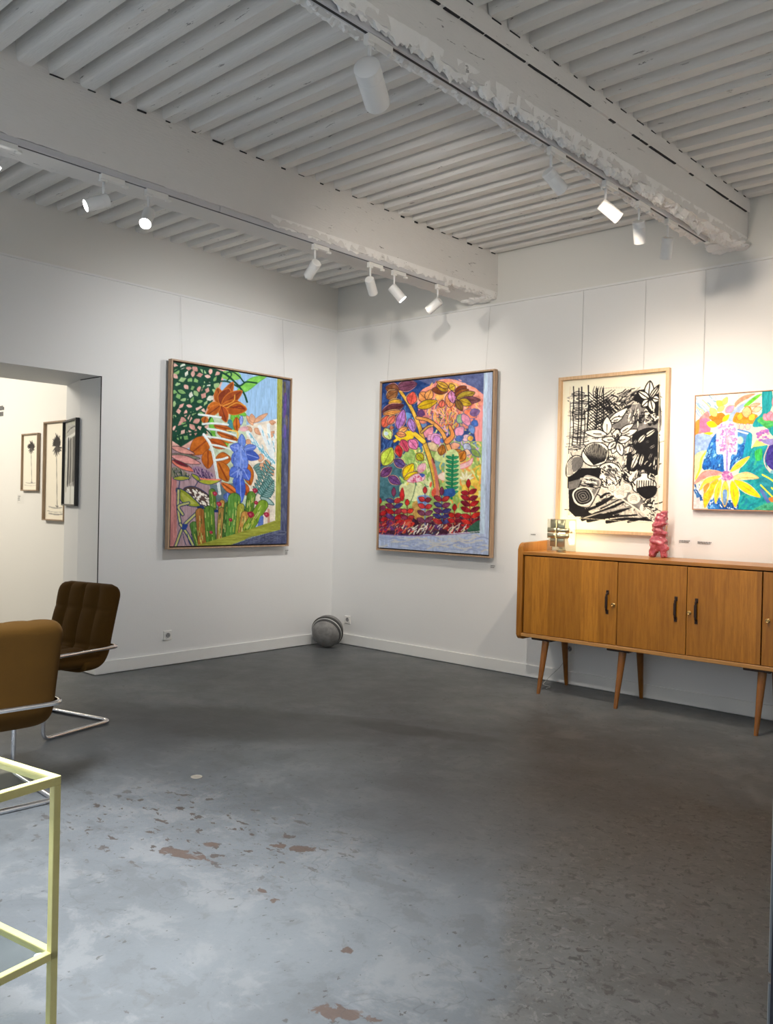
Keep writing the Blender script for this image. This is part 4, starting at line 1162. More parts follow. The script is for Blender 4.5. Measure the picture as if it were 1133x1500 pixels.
def joist(x0, x1, y, seed):
    bm = B()
    r = random.Random(seed)
    w = .041 + r.random() * .006; n = 14
    prof = [(-w * 1.10, 1.), (-w * 1.06, .4), (-w * .97, .12), (-w * .78, .015), (w * .78, .0), (w * .97, .12), (w * 1.06, .4), (w * 1.10, 1.)]
    rows = []
    for i in range(n + 1):
        x = x0 + (x1 - x0) * i / n
        row = []
        for (py, t) in prof:
            k = mn.noise(Vector((x * 1.7, y * 9 + py * 20, t * 3 + seed))) * .006
            row.append(bm.verts.new((x, y + py + k + .006 * math.sin(x * 1.3 + seed), JZ0 + (JZ1 - JZ0) * t + k * (1 - t))))
        rows.append(row)
    for a, b in zip(rows, rows[1:]):
        for k in range(len(prof) - 1):
            bm.faces.new((a[k], a[k + 1], b[k + 1], b[k]))
    bm.faces.new(rows[0]); bm.faces.new(rows[-1][::-1])
    o = obj('ceiling_joist', bm, M['joist'])
    auto_smooth(o, 50)
    o['kind'] = 'structure'
    return o


seed = 0
for x0, x1, n in ((-.02, 1.74, 28), (1.98, 3.98, 30), (4.1, 8.42, 24)):
    for k in range(n):
        seed += 1
        joist(x0, x1, -.085 - k * .1735 + rnd.uniform(-.012, .012), seed)


def beam(name, xl, xr, z0, z1, y0, y1, chip_l, chip_r, ny=260, bottom_chip=.0):
    """xl, xr are functions of y; the lower arrises are knocked about by chip_l / chip_r"""
    bm = B()
    rows = []
    nb, ns = 10, 9
    for j in range(ny + 1):
        y = y0 + (y1 - y0) * j / ny
        a, b = xl(y), xr(y)
        row = []
        pts = [(a, z1 + (z0 - z1) * i / ns, 'l', i / ns) for i in range(ns)] + [(a + (b - a) * i / nb, z0, 'b', i / nb) for i in range(nb)] + [(b, z0 + (z1 - z0) * i / ns, 'r', 1 - i / ns) for i in range(ns + 1)]
        for x, z, s, t in pts:
            p = Vector((x, y, z))
            d = mn.noise(p * 2.3) * .004 + mn.noise(p * 11) * .002
            q = mn.fractal(p * 9, 1., 2., 5) + .4 * mn.noise(p * 30)
            if s == 'l':
                e = max(0, t - .8) * 5 * chip_l(y)
                x2, z2 = x + d + e * abs(q) * .030, z + e * q * .012
            elif s == 'r':
                e = max(0, t - .8) * 5 * chip_r(y)
                x2, z2 = x - d - e * abs(q) * .030, z + e * q * .012
            else:
                e = max(chip_l(y) * max(0, 1 - t * 4), chip_r(y) * max(0, 1 - (1 - t) * 2.0), bottom_chip)
                x2, z2 = x + e * q * .010, z + d + e * (q * .030 + .004)
            row.append(bm.verts.new((x2, y, z2)))
        rows.append(row)
    for a, b in zip(rows, rows[1:]):
        for k in range(len(a) - 1):
            bm.faces.new((a[k], a[k + 1], b[k + 1], b[k]))
    bm.faces.new(rows[0]); bm.faces.new(rows[-1][::-1])
    o = struct(name, bm, M['beam'])
    auto_smooth(o, 40)
    return o


beam('beam', lambda y: 1.70, lambda y: 2.022 + .004 * math.sin(y * 2), 3.298, 3.802, .02, FRONT,
     lambda y: .3, lambda y: .25 + .75 * (1 if -.5 > y > -2.2 else 0) + .6 * (y >= -.5) + .3 * (math.sin(y * 7) > .6))
beam('beam', lambda y: 3.945 + .01 * math.sin(y * 3), lambda y: 4.185 + .0305 * y, 3.368, 3.802, .02, FRONT,
     lambda y: 1., lambda y: 1., 230, .35)
# upper plank let into the side of the second beam, with the seam beneath it
bm = B(); M2 = Matrix.Translation((4.185, 0, 0)) @ Matrix.Rotation(-math.atan(.0305), 4, 'Z')
box(bm, (-.02, FRONT, 3.592), (.012, .0, 3.688), M=M2)
struct('beam_plank', bm, M['beam'])
bm = B()
r9 = random.Random(9); y = -.05
while y > -4.2:
    L = r9.uniform(.04, .35)
    box(bm, (-.02, y - L, 3.5885 - r9.random() * .0015), (.0122, y, 3.5925), M=M2); y -= L + r9.choice((.01, .03, .2))
struct('beam_seam', bm, M['joint'])


# dark open seams under the joist ends where they bear on the beams
bm = B(); r9 = random.Random(12)
for k in range(24):
    y = -.085 - k * .1735
    for fx in (2.024, None):
        L = r9.uniform(.03, .085)
        yy = y + r9.uniform(-.02, .02)
        if fx:
            box(bm, (fx - .01, yy - L / 2, 3.677 + r9.uniform(-.004, .004)), (fx + .003, yy + L / 2, 3.684))
        else:
            box(bm, (-.02, yy - L / 2, 3.679), (.0135, yy + L / 2, 3.686), M=M2)
struct('beam_seam', bm, M['joint'])


def broken_edge(name, x0, x1, z, y0, y1, amp, seed, up=None, ny=520, nx=14):
    """strip of knocked-about plaster along the underside of a beam; up = height it climbs on the outer face"""
    bm = B(); rows = []
    for j in range(ny + 1):
        y = y0 + (y1 - y0) * j / ny
        a, b = x0(y), x1(y)
        row = []
        for i in range(nx + 1):
            t = i / nx
            x, zz = a + (b - a) * t, z
            p = Vector((x * 1.3, y, seed))
            env = min(1, t * 5, (1 - t) * 5) ** .7
            wob = mn.noise(Vector((y * 5, seed, 0)))
            h = (mn.fractal(p * 16, .8, 2.1, 6) * 1.15 + mn.noise(p * 6) * .7 + 1.1 * abs(mn.noise(p * 38)) - .4) * amp
            row.append(bm.verts.new((x + wob * .016 * (t - .3) + mn.noise(p * 30) * .004, y, zz - env * max(-.003, h + amp * .8) + (up or 0) * max(0, t - .72) / .28)))
        rows.append(row)
    for a, b in zip(rows, rows[1:]):
        for k in range(nx):
            bm.faces.new((a[k], a[k + 1], b[k + 1], b[k]))
    o = struct(name, bm, M['rubble'])
    auto_smooth(o, 24)
    return o


broken_edge('beam_edge_plaster', lambda y: 4.036, lambda y: 4.187 + .0305 * y, 3.368, 0., -4.6, .024, 1., .05)
broken_edge('beam_edge_plaster', lambda y: 3.915, lambda y: 3.998, 3.370, -.3, -4.6, .018, 5., None, 420, 8)
broken_edge('beam_edge_plaster', lambda y: 1.965, lambda y: 2.026, 3.299, 0., -2.6, .013, 8., .05, 300, 8)


def rubble(name, c, size, n, seed, mat):
    """lumps of broken plaster round a beam end"""
    r = random.Random(seed); bm = B()
    for i in range(n):
        p = Vector((c[0] + r.uniform(-1, 1) * size[0], c[1] - r.random() * size[1], c[2] + r.uniform(-1, 1) * size[2]))
        k = bmesh.ops.create_icosphere(bm, subdivisions=2, radius=r.uniform(.012, .032))
        s = Vector((r.uniform(.8, 1.9), r.uniform(.8, 1.6), r.uniform(.5, .9)))
        for v in k['verts']:
            q = v.co.copy(); f = 1 + .5 * mn.noise(q * 50 + p * 30)
            v.co = p + Vector((q.x * s.x, q.y * s.y, q.z * s.z)) * f
    o = struct(name, bm, mat)
    return o


rubble('beam_end_plaster', (4.07, 0, 3.362), (.10, .13, .012), 46, 3, M['rubble'])
rubble('beam_end_plaster', (1.86, 0, 3.292), (.11, .16, .010), 46, 5, M['rubble'])
# ---------------------------------------------------------------- framed pictures
def canvas_mesh(img, w, h):
    """flat painted sheet, w x h, in its own xz plane facing -y, finely divided so each point takes its own paint"""
    nh, nw = img.shape[:2]
    xs = np.linspace(0, w, nw); zs = np.linspace(h, 0, nh)
    X, Z = np.meshgrid(xs, zs)
    co = np.stack([X, np.zeros_like(X), Z], -1).reshape(-1, 3).astype(np.float32)
    i = np.arange(nh * nw).reshape(nh, nw)
    q = np.stack([i[:-1, :-1], i[1:, :-1], i[1:, 1:], i[:-1, 1:]], -1).reshape(-1, 4).astype(np.int32)
    me = bpy.data.meshes.new('painted_sheet')
    me.vertices.add(len(co)); me.vertices.foreach_set('co', co.ravel())
    me.loops.add(q.size); me.loops.foreach_set('vertex_index', q.ravel())
    me.polygons.add(len(q)); me.polygons.foreach_set('loop_start', np.arange(0, q.size, 4, dtype=np.int32)); me.polygons.foreach_set('loop_total', np.full(len(q), 4, np.int32))
    me.update(calc_edges=True)
    c = np.clip(img.reshape(-1, 3) / 255., 0, 1)
    lin = np.where(c <= .04045, c / 12.92, ((c + .055) / 1.055) ** 2.4) * PAINT_GAIN
    a = me.color_attributes.new('paint', 'FLOAT_COLOR', 'POINT')
    a.data.foreach_set('color', np.c_[np.clip(lin, 0, .92), np.ones(len(lin))].astype(np.float32).ravel())
    return me


PAINT_GAIN = 1.06


def ring(bm, w, h, t, y0, y1, bev=.0012):
    """four mitred-looking bars round a w x h opening edge: outer size w x h, bar width t, from depth y0 to y1"""
    for (a, b) in [((0, h - t), (w, h)), ((0, 0), (w, t)), ((0, t), (t, h - t)), ((w - t, t), (w, h - t))]:
        box(bm, (a[0], y0, a[1]), (b[0], y1, b[1]), bev, 1)


def framed(name, label, img, loc, rotz, w, h, mat, kind, depth=.05, bar=.014, gap=.012, mount=0.):
    """picture standing off the wall: local x along the wall, -y into the room"""
    t = thing(name, label, 'picture' if kind != 'float' else 'painting', loc, rotz)
    bm = B(); ring(bm, w, h, bar, -depth, -.004); obj('frame', bm, mat, t)
    if kind == 'float':
        bm = B(); box(bm, (bar, -.016, bar), (w - bar, -.006, h - bar)); obj('backing', bm, M['shadow_gap'], t)
        g = bar + gap
        bm = B(); box(bm, (g, -depth + .008, g), (w - g, -.017, h - g)); obj('stretcher', bm, M['canvas_edge'], t)
        me = canvas_mesh(img, w - 2 * g, h - 2 * g)
        obj('painted_canvas', me, M['paint'], t, loc=(g, -depth + .0065, g))
    else:
        bm = B(); box(bm, (bar * .8, -.012, bar * .8), (w - bar * .8, -.006, h - bar * .8)); obj('mount', bm, M['paper'], t)
        g = bar + mount
        me = canvas_mesh(img, w - 2 * g, h - 2 * g)
        obj('drawing', me, M['paint'], t, loc=(g, -.0135, g))
    return t


def on_left(y0, y1, z0, x=0.):      # wall x=0: local x runs along +y, local -y points to +x
    return (x, y0, z0), PI / 2


framed('framed_painting', 'large painting of orange and blue flowers above green cacti on the left wall', art_window_garden(), (.032, -2.063, 1.020), PI / 2, 1.380, 1.646, M['frame_tan'], 'float', .055)
framed('framed_painting', 'large painting of a yellow tree trunk above dark red leafy plants', art_tree_garden(), (.7025, -.034, 1.0005), 0, 1.370, 1.6605, M['frame_tan'], 'float', .052)
framed('framed_drawing', 'black and white ink drawing in an oak frame above the sideboard', art_ink_still_life(), (2.690, 0, 1.256), 0, .955, 1.28, M['frame_oak'], 'mount', .045, .026, 0., 0.)
framed('framed_painting', 'bright painting of a yellow petalled plant with a lilac spike, at the right edge', art_vase_flowers(), (3.842, 0, 1.462), 0, .86, .85, M['frame_slim'], 'float', .034, .007, .002)
# next room and the splayed reveal
framed('framed_print', 'smaller of the two palm tree prints in the next room, in a slim oak frame', art_palm(3), (-2.600, -2.1, 1.508), 0, .372, .606, M['frame_walnut'], 'mount', .036, .013)
framed('framed_print', 'taller palm tree print in a deep oak frame, partly hidden behind the black frame', art_palm(8, .12), (-2.085, -2.1, 1.210), 0, .46, 1.006, M['frame_walnut'], 'mount', .045, .014)
ang = math.atan2(JAMB + 2.544, .48)
framed('framed_print', 'print with painted-in grey reflection strips in a black frame hung in the wall opening', art_reflection_print(), (-.795, -2.5506, 1.378), ang, .475, .745, M['frame_black'], 'mount', .036, .013)

# hanging wires
def wire(a, b, label, group):
    bm = B(); tube(bm, [a, b], .0014, 6)
    tag(obj('hanging_wire', bm, M['wire']), label, 'wire', group)


G1 = 'hanging wires'
for a, z1, lab in [((.007, -1.935), 2.666, 'thin wire above the left corner of the window garden painting'), ((.007, -.76), 2.666, 'thin wire above the right corner of the window garden painting')]:
    wire((a[0] + .003, a[1], 3.238), (.055, a[1], z1 - .001), lab, G1)
for x, z1, lab in [(.775, 2.661, 'thin wire above the left corner of the yellow trunk tree painting'), (1.955, 2.661, 'thin wire above the right corner of the yellow trunk tree painting'), (2.885, 2.536, 'thin wire above the left side of the ink drawing'), (3.425, 2.536, 'thin wire above the right side of the ink drawing'), (3.893, 2.312, 'thin wire above the bright yellow petalled painting')]:
    wire((x, -.010, 3.238), (x, -.057 if z1 > 2.6 else -.02, z1 - .001), lab, G1)

# caption cards: clear plates with a few lines of small print
def card(loc, rotz, w, h, label, lines):
    bm = B(); box(bm, (0, -.004, 0), (w, .0008, h), .0006, 1)
    o = tag(obj('caption_card', bm, M['card'], loc=loc, rot=(0, 0, rotz)), label, 'label', 'caption cards')
    bm = B()
    for i, (x0, x1) in enumerate(lines):
        z = h * (.80 - i * .20)
        x = x0 * w
        r = random.Random(i + int(w * 1000))
        while x < x1 * w:
            k = r.uniform(.005, .012); box(bm, (x, -.0046, z - .0034), (min(x + k, x1 * w), -.0042, z + .0034)); x += k + .003
    obj('small_print', bm, M['ink'], o)


card((0, -.665, .905), PI / 2, .12, .085, 'clear caption card beside the lower corner of the window garden painting', [(.06, .40), (.06, .32), (.06, .30)])
card((2.015, 0, .872), 0, .15, .07, 'clear caption card beside the lower corner of the tree painting', [(.05, .35), (.05, .30)])
card((2.42, 0, 1.175), 0, .12, .06, 'clear caption card on the wall left of the sideboard end', [(.1, .5)])
card((3.735, 0, 1.185), 0, .10, .055, 'clear caption card right behind the red figure', [(.05, .9), (.05, .8)])
card((3.875, 0, 1.185), 0, .12, .05, 'clear caption card to the right, under the bright painting', [(.05, .9), (.05, .85)])
card((-2.74, -2.1, 1.37), 0, .16, .10, 'caption card under the smaller palm print in the next room', [(.1, .5), (.1, .4), (.1, .45)])
# end of a wall text in the next room
bm = B(); r = random.Random(2)
for z, x1 in ((2.405, -3.11), (2.338, -3.13)):
    x = -3.95
    while x < x1 - .02:
        w = r.choice((.02, .03, .03, .04)); k = r.random()
        box(bm, (x, -2.104, z), (min(x + w, x1), -2.1, z + (.034 if k < .7 else .048)), 0); x += w + .010
tag(obj('wall_lettering', bm, M['ink']), 'two dark lines of lettering on the next room wall', 'lettering')

# ---------------------------------------------------------------- sockets, floor cover, ball, cord
def socket(loc, rotz, label):
    t = thing('wall_socket', label, 'socket', loc, rotz, 'wall sockets')
    bm = B(); box(bm, (-.041, -.010, -.041), (.041, 0, .041), .004, 2); obj('cover_plate', bm, M['plastic'], t)
    R = Matrix.Rotation(PI / 2, 4, 'X')
    bm = B(); lathe(bm, [(.024, .0105), (.024, .013), (.029, .013), (.030, .0105)], 24, R, cap=False); obj('rim', bm, M['plastic'], t, True)
    bm = B(); lathe(bm, [(.022, .0102), (.022, .0108)], 24, R)
    o = obj('well', bm, plain('socket_grey', (.30, .30, .30), .5) if 'socket_grey' not in bpy.data.materials else bpy.data.materials['socket_grey'], t)
    bm = B()
    for x, z in ((-.0095, -.002), (.0095, -.002), (0, .011)):
        lathe(bm, [(.0038, .0108), (.0038, .0114)], 10, Matrix.Translation((x, 0, z)) @ R)
    obj('pin_holes', bm, M['socket_dark'], t)


socket((0, -1.995, .262), PI / 2, 'white wall socket below the window garden painting')
socket((.25, 0, .256), 0, 'white wall socket near the grey ball in the corner')
socket((2.835, 0, .295), 0, 'white wall socket in the shade under the sideboard')
bm = B(); lathe(bm, [(.030, .0), (.030, .002), (.026, .003), (.024, .0015), (.022, .0015), (.018, .0025), (.0001, .003)], 24)
tag(obj('floor_cap', bm, plain('worn_metal_cap', (.55, .50, .42), .35, .7), loc=(2.705, -3.588, 0)), 'small round metal cap set in the concrete floor', 'floor cap')

ax = Vector((.40, -.78, -.36)).normalized()
t = thing('sphere_ornament', 'grey ball with a dark rim standing in the room corner', 'ball', (.235, -.275, 0))
RM = Matrix.Translation((0, 0, .165)) @ Vector((0, 0, 1)).rotation_difference(ax).to_matrix().to_4x4()
R_ = .160
bm = B(); lathe(bm, [(R_ * math.sin(a), -R_ * math.cos(a)) for a in [0.02 + i * (PI / 2 - .02) / 14 for i in range(15)]] + [(.15, .002)], 40, RM); obj('back_shell', bm, M['ball'], t, True)
bm = B(); lathe(bm, [(.148, -.012), (.163, -.012), (.1655, -.004), (.1655, .008), (.162, .014), (.150, .014)], 40, RM); auto_smooth(obj('rim', bm, M['ball_rim'], t))
bm = B(); lathe(bm, [(.150, .012), (.156, .018), (.157, .024), (.152, .028)], 40, RM, cap=False); obj('bright_ring', bm, plain('pale_ring', (.55, .55, .53), .3), t, True)
bm = B(); lathe(bm, [(.150, .02), (.1505, .036), (.146, .050), (.140, .058)], 40, RM, cap=False); obj('dark_band', bm, M['ball_rim'], t, True)
bm = B(); lathe(bm, [(.142 * math.cos(a), .055 + .090 * math.sin(a)) for a in [i * (PI / 2 - .02) / 12 for i in range(13)]], 40, RM); obj('front_shell', bm, M['ball'], t, True)

bm = B(); tube(bm, fillet([(2.835, -.015, .29), (2.835, -.05, .27), (2.80, -.06, .16), (2.70, -.075, .06), (2.66, -.10, .004), (2.70, -.2, .004), (2.80, -.22, .004), (2.80, -.30, .004)], .05, 5), .003, 6)
tag(obj('lamp_cord', bm, M['cord'], smooth=True), 'thin grey cord running down to the floor under the sideboard', 'cord')

# ---------------------------------------------------------------- sideboard
SX = 2.615
t = thing('sideboard', 'long honey oak sideboard with four doors on tapered legs along the right wall', 'sideboard', (SX, 0, 0))
def end_panel(x0, x1):
    bm = B(); r = .055; pts = []
    for cy, cz, a0 in ((-.475 + r, .400 + r * .6, PI), (-.475 + r, 1.172 - r, PI / 2)):
        pass
    prof = [(-.03, .40), (-.03, 1.185)]
    prof += [(-.475 + r + r * math.cos(a), 1.170 - r + r * math.sin(a)) for a in [PI / 2 + i * PI / 16 for i in range(9)]]
    q = .035
    prof += [(-.475 + q + q * math.cos(a), .40 + q + q * math.sin(a)) for a in [PI + i * PI / 12 for i in range(7)]]
    n = len(prof)
    a = [bm.verts.new((x0, y, z)) for y, z in prof]; b = [bm.verts.new((x1, y, z)) for y, z in prof]
    bm.faces.new(a); bm.faces.new(b[::-1])
    for i in range(n):
        bm.faces.new((a[i], a[(i + 1) % n], b[(i + 1) % n], b[i]))
    es = [e for e in bm.edges if (e.verts[0].co.x == e.verts[1].co.x)]
    bmesh.ops.bevel(bm, geom=es, offset=.005, segments=2, affect='EDGES')
    return bm


SW = 2.745   # overall width
auto_smooth(obj('side_panel', end_panel(0, .046), M['oak_case'], t)); auto_smooth(obj('side_panel', end_panel(SW - .046, SW), M['oak_case'], t))
bm = B(); box(bm, (.046, -.472, 1.074), (SW - .046, -.03, 1.100), .003, 2); obj('top_board', bm, M['oak_top'], t)
bm = B(); box(bm, (.046, -.476, .425), (SW - .046, -.03, .452), .002, 1); obj('bottom_board', bm, M['oak_edge'], t)
bm = B(); box(bm, (.046, -.05, .452), (SW - .046, -.035, 1.074)); box(bm, (.046, -.44, .452), (.06, -.05, 1.074)); box(bm, (SW - .06, -.44, .452), (SW - .046, -.05, 1.074)); box(bm, (1.360, -.44, .452), (1.376, -.05, 1.074)); obj('carcass', bm, M['dark_wood'], t)
DOORS = [(.064, .866, .79, 'r', True), (.871, 1.386, 1.313, 'r', False), (1.391, 1.888, 1.459, 'l', True), (1.896, 2.683, 1.98, 'l', True)]
for x0, x1, hx, side, key in DOORS:
    bm = B(); box(bm, (x0, -.470, .456), (x1, -.450, 1.066), .0015, 1); d = obj('door', bm, M['oak_door'], t)
    bm = B(); tube(bm, fillet([(hx, -.470, .832), (hx, -.487, .828), (hx, -.488, .80), (hx, -.488, .73), (hx, -.487, .704), (hx, -.470, .70)], .014, 4), .0075, 10)
    for z in (.838, .694):
        box(bm, (hx - .011, -.475, z - .016), (hx + .011, -.4695, z + .016), .002, 1)
    box(bm, (hx - .0095, -.496, .722), (hx + .0095, -.483, .810), .004, 2)
    obj('handle', bm, M['bronze'], d)
    if key:
        kx = hx + (.052 if side == 'r' else -.047)
        R = Matrix.Translation((kx, -.470, .752)) @ Matrix.Rotation(PI / 2, 4, 'X')
        bm = B(); lathe(bm, [(.012, 0), (.012, .003), (.006, .006), (.0055, .012)], 14, R)
        tube(bm, [(kx + .011 * math.cos(a), -.488, .752 + .011 * math.sin(a)) for a in [i * PI / 6 for i in range(12)]], .0028, 6, True); tube(bm, [(kx, -.476, .752), (kx, -.487, .745)], .003, 6)
        obj('key', bm, M['brass'], d)
for lx in (2.850, 3.505, 4.50, 5.13):
    x = lx - SX
    bm = B(); box(bm, (x - .12, -.43, .402), (x + .06, -.06, .425), .004, 1); obj('leg_block', bm, M['dark_wood'], t)
    for top, foot in (((x, -.405, .405), (x, -.500, 0)), ((x - .01, -.105, .405), (x - .02, -.040, 0))):
        bm = B(); a, b = Vector(top), Vector(foot); n = 14
        rings = []
        for s in (0, .04, .5, .955, 1):
            p = a.lerp(b, s); r = .029 + (.0145 - .029) * s
            if s == 1: r -= .001
            rings.append([bm.verts.new((p.x + r * math.cos(2 * PI * i / n), p.y + r * math.sin(2 * PI * i / n), p.z)) for i in range(n)])
        for p, q in zip(rings, rings[1:]):
            for i in range(n):
                bm.faces.new((p[i], p[(i + 1) % n], q[(i + 1) % n], q[i]))
        bm.faces.new(rings[0]); bm.faces.new(rings[-1])
        auto_smooth(obj('leg', bm, M['oak_leg'], t), 60)

# ---------------------------------------------------------------- lamp and figure on the sideboard
t = thing('table_lamp', 'small lit lamp of steel plates in a clear box on the sideboard', 'lamp', (2.868, -.235, 1.1005))
def plate(bm, x0, x1, z0, z1, y, bow, th=.0025, n=6):
    """curved steel plate"""
    A_, B_ = [], []
    for i in range(n + 1):
        x = x0 + (x1 - x0) * i / n
        yy = y - bow * (1 - (x / .105) ** 2)
        A_.append((bm.verts.new((x, yy, z0)), bm.verts.new((x, yy, z1)))); B_.append((bm.verts.new((x, yy + th, z0)), bm.verts.new((x, yy + th, z1))))
    for i in range(n):
        bm.faces.new((A_[i][0], A_[i + 1][0], A_[i + 1][1], A_[i][1])); bm.faces.new((B_[i][0], B_[i][1], B_[i + 1][1], B_[i + 1][0]))
        for k in (0, 1):
            bm.faces.new((A_[i][k], B_[i][k], B_[i + 1][k], A_[i + 1][k]))
    for i in (0, n):
        bm.faces.new((A_[i][0], A_[i][1], B_[i][1], B_[i][0]))
g = .0034
for x0, x1, z0, z1, y, bow in [(-.066, -g, .158, .262, -.040, .04), (g, .066, .158, .262, -.040, .04), (-.066, -g, .045, .150, -.040, .04), (g, .066, .045, .150, -.040, .04),
                               (-.100, -g, .158, .194, -.052, .04), (g, .100, .158, .194, -.052, .04), (-.100, -g, .114, .150, -.052, .04), (g, .100, .114, .150, -.052, .04)]:
    bm = B(); plate(bm, x0, x1, z0, z1, y, bow); obj('steel_plate', bm, M['steel'], t, True)
bm = B(); lathe(bm, [(.001, .052), (.020, .056), (.025, .07), (.025, .235), (.020, .248), (.001, .252)], 20, Matrix.Translation((0, .0, 0))); obj('bulb', bm, M['bulb'], t, True)
bm = B(); lathe(bm, [(.04, .003), (.04, .02), (.022, .026), (.022, .055)], 16, Matrix.Translation((0, .0, 0))); obj('bulb_holder', bm, M['steel'], t)
bm = B(); hw = .084
for a, b in [((-hw, -hw, 0), (hw, -hw + .004, .265)), ((-hw, hw - .004, 0), (hw, hw, .265)), ((-hw, -hw + .004, 0), (-hw + .004, hw - .004, .265)), ((hw - .004, -hw + .004, 0), (hw, hw - .004, .265))]:
    box(bm, a, b, .0008, 1)
obj('clear_box', bm, M['acrylic'], t)
bm = B()
lathe(bm, [(.004, 0), (.004, .014), (.009, .015), (.009, .022)], 12, Matrix.Translation((hw - .001, -.02, .16)) @ Matrix.Rotation(PI / 2, 4, 'Y')); obj('switch_knob', bm, M['chrome'], t)

def blob(bm, c, s, rot=0., tilt=0., sub=3, k=.25, box_=False):
    r = bmesh.ops.create_icosphere(bm, subdivisions=sub, radius=1.)
    R = Matrix.Rotation(rot, 3, 'Z') @ Matrix.Rotation(tilt, 3, 'Y')
    for v in r['verts']:
        p = v.co.copy()
        if box_:
            m = max(abs(p.x), abs(p.y), abs(p.z)); p = p.lerp(p / m, .6)
        p *= 1 + k * mn.noise(p * 1.6 + Vector(c) * 30)
        v.co = Vector(c) + R @ Vector((p.x * s[0], p.y * s[1], p.z * s[2]))


bm = B()
for a in [((-.046, -.012, .025), (.026, .026, .030), 0, .2), ((.040, -.006, .026), (.026, .028, .032), 0, -.1), ((-.032, 0, .07), (.034, .036, .045), .3, .15), ((.03, -.004, .062), (.034, .034, .028), 0, 0), ((.060, -.016, .066), (.018, .020, .018), 0, 0), ((-.008, 0, .118), (.062, .046, .034), .2, .35), ((.008, .004, .098), (.046, .04, .03), 0, .2),
          ((0, 0, .160), (.052, .042, .026), .4, -.1), ((.012, -.012, .180), (.052, .036, .016), .2, .25), ((-.012, .002, .205), (.044, .040, .034), 0, 0), ((.002, -.006, .232), (.054, .046, .016), .2, -.08), ((.006, 0, .262), (.044, .040, .030), .2, .15), ((.012, 0, .284), (.038, .036, .026), 0, .2), ((.030, .002, .312), (.026, .026, .020), .3, 0), ((.016, .004, .318), (.010, .014, .016), 0, .3), ((-.040, 0, .238), (.014, .016, .012), 0, 0), ((-.05, .0, .11), (.02, .03, .04), 0, .2)]:
    blob(bm, a[0], a[1], a[2], a[3], 3, .3, True)
o = obj('ceramic_figure', bm, M['glaze'], smooth=True, loc=(3.655, -.155, 1.108))
md = o.modifiers.new('fuse', 'REMESH'); md.mode = 'VOXEL'; md.voxel_size = .0055; md.use_smooth_shade = True
bpy.context.view_layer.update()
me = bpy.data.meshes.new_from_object(o.evaluated_get(bpy.context.evaluated_depsgraph_get()))
o.modifiers.clear(); o.data = me; me.name = 'ceramic_figure'
zs = min(v.co.z for v in me.vertices)
for v in me.vertices:
    v.co.z = max(0., (v.co.z - zs - .004)) * 1.04
if not me.materials:
    me.materials.append(M['glaze'])
o.location.z = 1.1006
tag(o, 'red glazed ceramic figure of stacked lumps on the sideboard', 'figurine')

# ---------------------------------------------------------------- cantilever chairs
def pad(profile, W, th_f, th_b, r_end, ends, tuft=None, ns=48, nt=44):
    """upholstered pad following a side profile [(y,z)...]; tuft = (columns, rows, depth)"""
    cl = np.array(spline(profile, 12)); d = np.r_[0, np.cumsum(np.hypot(*np.diff(cl, axis=0).T))]; L = d[-1]
    bm = B(); F, K = [], []
    for j in range(nt + 1):
        t = .5 - .5 * math.cos(PI * j / nt) if False else j / nt
        s_ = t * L
        y = np.interp(s_, d, cl[:, 0]); z = np.interp(s_, d, cl[:, 1])
        e = 1e-3 * L
        ty = np.interp(min(L, s_ + e), d, cl[:, 0]) - np.interp(max(0, s_ - e), d, cl[:, 0]); tz = np.interp(min(L, s_ + e), d, cl[:, 1]) - np.interp(max(0, s_ - e), d, cl[:, 1])
        n = math.hypot(ty, tz); ny, nz = -tz / n, ty / n      # towards the sitter
        dist = min(s_ if ends[0] else 9, L - s_ if ends[1] else 9)
        w = W if dist >= r_end else W - r_end + math.sqrt(max(0, r_end ** 2 - (r_end - dist) ** 2))
        re = .05
        ge = 1. if dist >= re else math.sqrt(max(0, 1 - (1 - dist / re) ** 2))
        fr, kr = [], []
        for i in range(ns + 1):
            u = -1 + 2 * i / ns
            u = math.copysign(1 - (1 - abs(u)) ** 1.5, u) * .5 + u * .5
            g = ge * math.sqrt(max(0, 1 - abs(u) ** 7))
            f = th_f * g
            if tuft:
                c, r, a = tuft
                q = abs(math.sin(PI * c * (u + 1) / 2)) ** .45
                v = abs(math.sin(PI * r * t)) ** .45 if 0 < t < 1 else 0
                edge = min(1, dist / .06) if dist < 9 else 1
                f -= a * (1 - q * (.45 + .55 * v)) * min(1, g * 1.2) * (.4 + .6 * edge)
            b = th_b * g
            fr.append(bm.verts.new((u * w, y + ny * f, z + nz * f)))
            kr.append(bm.verts.new((u * w, y - ny * b, z - nz * b)))
        F.append(fr); K.append(kr)
    for j in range(nt):
        for i in range(ns):
            bm.faces.new((F[j][i], F[j][i + 1], F[j + 1][i + 1], F[j + 1][i]))
            bm.faces.new((K[j][i], K[j + 1][i], K[j + 1][i + 1], K[j][i + 1]))
    for j in range(nt):
        for i in (0, ns):
            bm.faces.new((F[j][i], F[j + 1][i], K[j + 1][i], K[j][i]))
    for j in (0, nt):
        for i in range(ns):
            bm.faces.new((F[j][i], F[j][i + 1], K[j][i + 1], K[j][i]))
    bmesh.ops.remove_doubles(bm, verts=bm.verts, dist=2e-4)
    return bm


